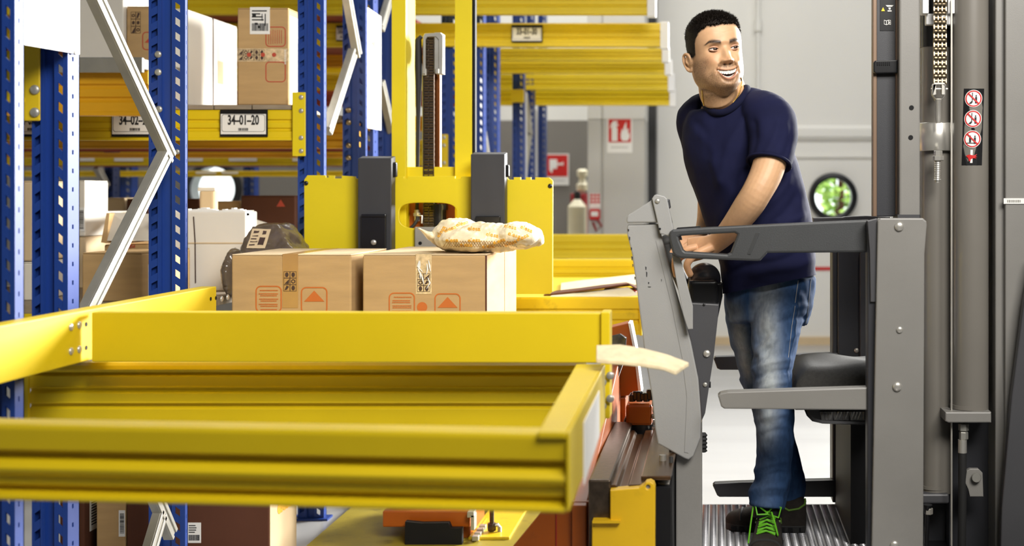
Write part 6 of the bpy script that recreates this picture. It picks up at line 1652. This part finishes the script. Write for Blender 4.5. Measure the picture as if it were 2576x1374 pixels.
part('collar', MB().tube(RR, .0115, 12, closed=True, flat=(1, .8)), 'navy_rib', ts, smooth=True)
# hems: sleeve hem and bottom hem as stitched bands
def hemring(c, nrm, ru, rv, side, r, name='hem'):
    c = Vector(c); nrm = Vector(nrm).normalized(); u = Vector(side); u = (u - nrm * u.dot(nrm)).normalized(); v = nrm.cross(u)
    part(name, MB().tube([c + u * (ru * math.cos(q * .196)) + v * (rv * math.sin(q * .196)) for q in range(32)], r, 8, closed=True), 'navy', ts, smooth=True)
hemring(W(1934, 411, 3.80), W(1934, 412, 3.80) - W(1941, 372, 3.822), .0655, .0635, (1, 0, .1), .0045)
# fine gold chain
neck_pts = [(1767, 228, 3.99), (1768, 244, 3.945), (1771, 262, 3.925), (1776, 276, 3.905)]
def chain_on(pts, name):
    m = MB(); R = catmull([list(W(*q)) for q in pts], 12)
    for i, q in enumerate(R):
        q = Vector(q); o_ = Vector((0, 0, CAMZ)); dr = (q - o_).normalized(); h = bvb.ray_cast(o_ + dr * 3.4, dr)
        p = h[0] + h[1] * .0015 if h[0] is not None and (h[0] - q).length < .12 else q
        m.ball(p, .0021 if i % 2 else .0014, .0019, .0026, 8, 6)
    return m
m = chain_on(neck_pts, 'l'); m2 = chain_on([(1864, 196, 3.93), (1866, 212, 3.92), (1862, 226, 3.91), (1854, 244, 3.9), (1843, 258, 3.89)], 'r')
m.add(m2.v, m2.f)
part('necklace', m, 'gold', man, smooth=True)['kind'] = 'stuff'
# jeans
def pel(m): loft(m, [(W(1938, 690, 4.02), .142, .110), (W(1936, 735, 4.02), .144, .112), (W(1936, 790, 4.015), .132, .104), (W(1935, 815, 4.01), .12, .10)], (.94, -.34, 0), 34)
def legL(m): loft(m, [(W(1962, 715, 4.0), .080, .075), (W(1966, 755, 3.975), .0860, .088), (W(1956, 810, 3.957), .0800, .088), (W(1951, 855, 3.945), .0735, .082), (W(1945, 905, 3.93), .0655, .074), (W(1943, 955, 3.915), .0605, .068), (W(1946, 1005, 3.92), .0590, .064), (W(1948, 1045, 3.93), .0595, .064), (W(1948, 1100, 3.95), .0600, .066), (W(1947, 1160, 3.965), .0575, .062), (W(1942, 1210, 3.97), .0570, .062), (W(1933, 1248, 3.968), .0600, .066), (W(1929, 1276, 3.962), .0570, .066)], (1, 0, 0), 32)
def legR(m): loft(m, [(W(1882, 715, 4.07), .075, .075), (W(1884, 770, 4.10), .082, .09), (W(1890, 820, 4.115), .0775, .084), (W(1898, 870, 4.125), .0715, .078), (W(1908, 930, 4.13), .0630, .070), (W(1920, 985, 4.14), .0600, .064), (W(1940, 1050, 4.17), .0570, .060), (W(1962, 1120, 4.19), .0560, .060), (W(1979, 1180, 4.20), .0540, .058), (W(1988, 1225, 4.20), .0520, .056), (W(1988, 1258, 4.20), .0470, .054)], (1, 0, 0), 30)
jme = cloth((pel, legL, legR), .0055, 5, 'jeans')
co_ = getco(jme); n_ = getno(jme)
pxy_cur = np.c_[CX + co_[:, 0] / co_[:, 1] * F, HY - (co_[:, 2] - CAMZ) / co_[:, 1] * F]
dsp = np_noise(co_ * np.array([1, 1, 1.6]), 16, 14) * .005 + np_noise(co_, 40, 16) * .002
folds = [((1890, 935), (1985, 900), 8, .008), ((1895, 955), (1990, 930), 7, -.008), ((1900, 985), (1985, 960), 8, .007), ((1860, 950), (1880, 985), 7, .006), ((1905, 900), (1960, 850), 9, .006), ((1900, 870), (1950, 830), 8, -.006), ((1960, 790), (2035, 770), 8, .006), ((1950, 815), (2035, 800), 7, -.006), ((1895, 770), (1950, 745), 8, .006), ((1890, 1190), (1980, 1160), 9, .006), ((1895, 1215), (1980, 1190), 8, -.007), ((1885, 1240), (1978, 1225), 8, .008), ((1885, 1262), (1975, 1250), 7, -.006), ((1900, 1060), (1990, 1040), 9, .005), ((1905, 1100), (1990, 1085), 8, -.004), ((1835, 800), (1885, 830), 10, .005), ((1845, 880), (1890, 900), 9, -.005), ((1895, 905), (1945, 880), 7, -.007), ((1900, 1020), (1960, 1000), 7, -.005), ((1975, 860), (2015, 840), 7, .005)]
for f in folds: dsp += ridge(*f)
# side seam of the near leg
seam = np.exp(-((pxy_cur[:, 0] - np.interp(pxy_cur[:, 1], [700, 800, 900, 1000, 1100, 1200, 1280], [2012, 2005, 1985, 1980, 1985, 1985, 1968])) / 2.5) ** 2) * (co_[:, 1] < 4.02)
dsp += .0022 * seam
co_ += n_ * dsp[:, None]; setco(jme, co_)
X_, Y_ = pxy_cur[:, 0], pxy_cur[:, 1]
nj = np_noise(co_ * np.array([1, 1, .25]), 260, 21); nk = np_noise(co_, 18, 22)
legl = co_[:, 1] < np.interp(Y_, [700, 1300], [4.02, 4.06]); legl = legl & (X_ > 1884)
facing = np.clip(-n_[:, 1], 0, 1)
cxl = np.interp(Y_, [700, 780, 860, 950, 1050, 1120], [1935, 1925, 1928, 1932, 1925, 1920])
fd = np.exp(-((X_ - cxl) / 30) ** 2) * np.interp(Y_, [700, 745, 790, 860, 900, 1000, 1060, 1110, 1150], [.25, .75, .9, 1, .95, .9, .8, .45, .1]) * legl
cxr = np.interp(Y_, [740, 850, 960], [1846, 1862, 1882]); fd2 = np.exp(-((X_ - cxr) / 20) ** 2) * np.interp(Y_, [740, 800, 850, 920, 970], [.1, .4, .7, .65, .2]) * (~legl)
fd = np.clip((fd + fd2) * facing * (1 + .35 * nk + .25 * nj), 0, 1)  # worn fade, with light on the thighs also painted into the denim
c0 = np.array([.022, .055, .135]); c1 = np.array([.34, .37, .385])
jc = c0 * (1 + .22 * nj + .25 * nk)[:, None]; jc = jc * (1 - fd[:, None]) + c1 * fd[:, None]
jc = jc * (1 - .35 * seam[:, None]); jc = np.clip(jc, .004, 1)
at = jme.color_attributes.new('tint', 'FLOAT_COLOR', 'POINT'); at.data.foreach_set('color', np.c_[jc, np.ones(len(jc))].ravel())
M['denim'] = mat('faded denim', (.1, .15, .25), .85, var=.10, scale=60, bump=.35, bscale=1300, attr='tint', spec=.15)
M['stitch'] = mat('pale stitching', (.45, .42, .36), .8)
jn = part('jeans', jme, 'denim', man, smooth=True, sm_angle=180)
bvj = BVHTree.FromPolygons([v.co for v in jme.vertices], [tuple(p.vertices) for p in jme.polygons])
def on_jeans(pts, r, name='stitching', dash=False):
    m = MB(); R = []
    for i in range(len(pts) - 1):
        for k in range(10): t = k / 10; R.append((pts[i][0] + (pts[i + 1][0] - pts[i][0]) * t, pts[i][1] + (pts[i + 1][1] - pts[i][1]) * t))
    R.append(pts[-1]); P3 = []
    for q in R:
        o_ = W(q[0], q[1], 3.5); dr = (o_ - Vector((0, 0, CAMZ))).normalized(); h = bvj.ray_cast(o_, dr)
        if h[0] is not None: P3.append(h[0] + h[1] * .0006)
    if len(P3) > 1: part(name, m.tube(P3, r, 5), 'stitch', jn)
on_jeans([(2008, 706), (2003, 740), (2000, 762)], .0008); on_jeans([(2040, 702), (2036, 740), (2030, 800), (2022, 830)], .0008)
on_jeans([(2000, 770), (1992, 820), (1983, 900)], .0006)
# shoes
def shoe(label_name, heel, toe, zf, w, hgt, laces, green):
    heel = Vector(heel); toe = Vector(toe); ax_ = (toe - heel); Lh = ax_.length; ax_.normalize(); sd = Vector((ax_.y, -ax_.x, 0))
    prof = [(-.00, .55, .78), (.06, .72, .98), (.16, .80, 1.), (.30, .80, .98), (.42, .84, .82), (.55, .92, .66), (.68, 1., .54), (.80, .98, .46), (.90, .82, .38), (.97, .52, .27), (1.0, .2, .14)]
    m = MB(); rows = catmull([list(q) for q in prof], 3); n = 20
    for t, ww, hh in rows:
        c = heel + ax_ * (Lh * t)
        for k in range(n):
            a = math.pi * k / (n - 1); ca, sa = math.cos(a), math.sin(a)
            m.v.append(tuple(c + sd * (w / 2 * ww * math.copysign(abs(ca) ** .75, ca)) + Vector((0, 0, zf + .022 - c.z + hgt * hh * sa ** .8))))
    Lr = len(rows)
    for i in range(Lr - 1):
        for k in range(n - 1): m.f.append((i * n + k, i * n + k + 1, (i + 1) * n + k + 1, (i + 1) * n + k))
        m.f.append((i * n + n - 1, i * n, (i + 1) * n, (i + 1) * n + n - 1))
    m.f.append(tuple(range(n))); m.f.append(tuple((Lr - 1) * n + k for k in range(n)))
    sh_ = part('shoe', m, 'shoe', man, smooth=True, sm_angle=60)
    out = []
    for t, ww, hh in rows: out.append((t, w / 2 * ww * 1.06))
    pts = [heel + ax_ * (Lh * t) + sd * q for t, q in out] + [heel + ax_ * (Lh * t) - sd * q for t, q in reversed(out)]
    pts = [Vector((p.x, p.y, zf + .0005)) for p in pts]
    part('sole', MB().prism(pts, (0, 0, .024)), 'rubber', sh_, bevel=.003)
    tread = MB()
    for k in range(9):
        t = .05 + .1 * k; q = np.interp(t, [o_[0] for o_ in out], [o_[1] for o_ in out]) * 1.03; c = heel + ax_ * (Lh * t)
        for s in (-1, 1): tread.beam(Vector((c.x, c.y, zf + .012)) + sd * (s * (q - .004)), Vector((c.x, c.y, zf + .012)) + ax_ * (Lh * .06) + sd * (s * (q - .004)), .010, .014)
    part('tread_blocks', tread, 'black_matt', sh_)['kind'] = 'stuff'
    def S(t, u, lift=0.):     # point on the upper, u from -1 to 1 across
        ww = np.interp(t, [r[0] for r in rows], [r[1] for r in rows]); hh = np.interp(t, [r[0] for r in rows], [r[2] for r in rows]); a = math.pi / 2 - u * 1.3
        c = heel + ax_ * (Lh * t); ca, sa = math.cos(a), math.sin(a)
        return Vector((c.x, c.y, 0)) + sd * (w / 2 * ww * math.copysign(abs(ca) ** .75, ca)) + Vector((0, 0, zf + .022 + hgt * hh * sa ** .8 + lift))
    part('toe_cap', MB().tube([S(.80, q / 6, .001) for q in range(-6, 7)], .0035, 6), 'rubber', sh_, smooth=True)
    cl = [S(.02, q / 5 * .9, .002) for q in range(-5, 6)]
    part('collar_trim', MB().tube([S(.30, -.7, .002), S(.2, -.85, .002), S(.08, -.8, .003)] + [S(.01, u, .004) for u in (-.5, 0, .5)] + [S(.08, .8, .003), S(.2, .85, .002), S(.30, .7, .002)], .0035, 8), 'green_dark', sh_, smooth=True)
    if laces:
        lm = MB()
        for k in range(5):
            t0 = .38 + .062 * k; s = 1 if k % 2 else -1
            lm.tube([S(t0, -.34 * s, .003), S(t0 + .02, 0, .007), S(t0 + .045, .34 * s, .003)], .0030, 6, flat=(1, .6))
            lm.tube([S(t0 + .03, -.36 * s, .003), S(t0 + .035, 0, .008), S(t0 + .01, .36 * s, .003)], .0030, 6, flat=(1, .6))
        kn = S(.40, 0, .014); lm.ball(kn, .008, .008, .007, 10, 7)
        def fr_(u, v, wq): return kn + sd * u + ax_ * v + Vector((0, 0, wq))
        lm.tube([fr_(0, 0, 0), fr_(.022, -.02, .03), fr_(.044, -.01, .022), fr_(.050, .03, -.03), fr_(.054, .07, -.075)], .0026, 6)
        lm.tube([fr_(0, 0, 0), fr_(-.02, .0, .025), fr_(-.042, -.005, .018), fr_(-.034, .01, -.01), fr_(0, .01, .0)], .0030, 6)
        lm.tube([fr_(0, 0, 0), fr_(-.014, .02, .008), fr_(-.026, .05, -.02), fr_(-.036, .085, -.045)], .0028, 6)
        lm.tube([fr_(0, 0, 0), fr_(-.012, -.03, .012), fr_(-.024, -.038, .04), fr_(-.016, -.032, .07)], .0026, 6)
        lm.tube([fr_(0, 0, 0), fr_(.02, .01, .02), fr_(.038, .0, .028), fr_(.03, .02, .0), fr_(0, .012, .0)], .0032, 6)
        part('shoelaces', lm, 'green', sh_, smooth=True)
    return sh_
M['shoe'] = mat('dark brown black shoe mesh', (.020, .016, .013), .75, var=.25, scale=40, bump=.5, bscale=500, spec=.25)
M['green'] = mat('neon green lace', (.095, .36, .006), .6, var=.1, scale=60)
M['green_dark'] = mat('green shoe trim', (.10, .22, .015), .6)
ZF = ZP + .003
h_ = W(1936, 1270, 4.02); t_ = W(1914, 1374, 3.74)
shoe('near', (h_.x, 4.03, ZF), (t_.x + .010, 3.745, ZF), ZF, .105, .098, True, True)
h_ = W(2028, 1330, 4.15); t_ = W(1826, 1330, 4.21)
shoe('far', (h_.x, 4.165, ZF), (t_.x, 4.20, ZF), ZF, .098, .094, False, True)
# socks between jeans and shoes
part('sock', MB().cyl(W(1930, 1262, 3.965), W(1930, 1300, 3.96), .044, .046, 20), 'black_matt', man, smooth=True)
# ------------------------------------------------------------------ repeats share a group
GROUPS = {'rack_beam': 'yellow beams of the racks, some toned amber for shade', 'rack_upright_frame': 'blue upright frames of the racks', 'cardboard_box': 'cardboard boxes on racks, forks and floor', 'white_box': 'white boxes on the left racks', 'cardboard_sheet': 'loose cardboard sheets on the low shelf', 'shelf_deck': 'decks of the racks', 'fire_sign': 'fire safety signs', 'shrub': 'shrubs outside the round windows'}
for o in list(bpy.data.objects):
    k = o.name.split('.')[0]
    if o.parent is None and k in GROUPS and 'group' not in o: o['group'] = GROUPS[k]
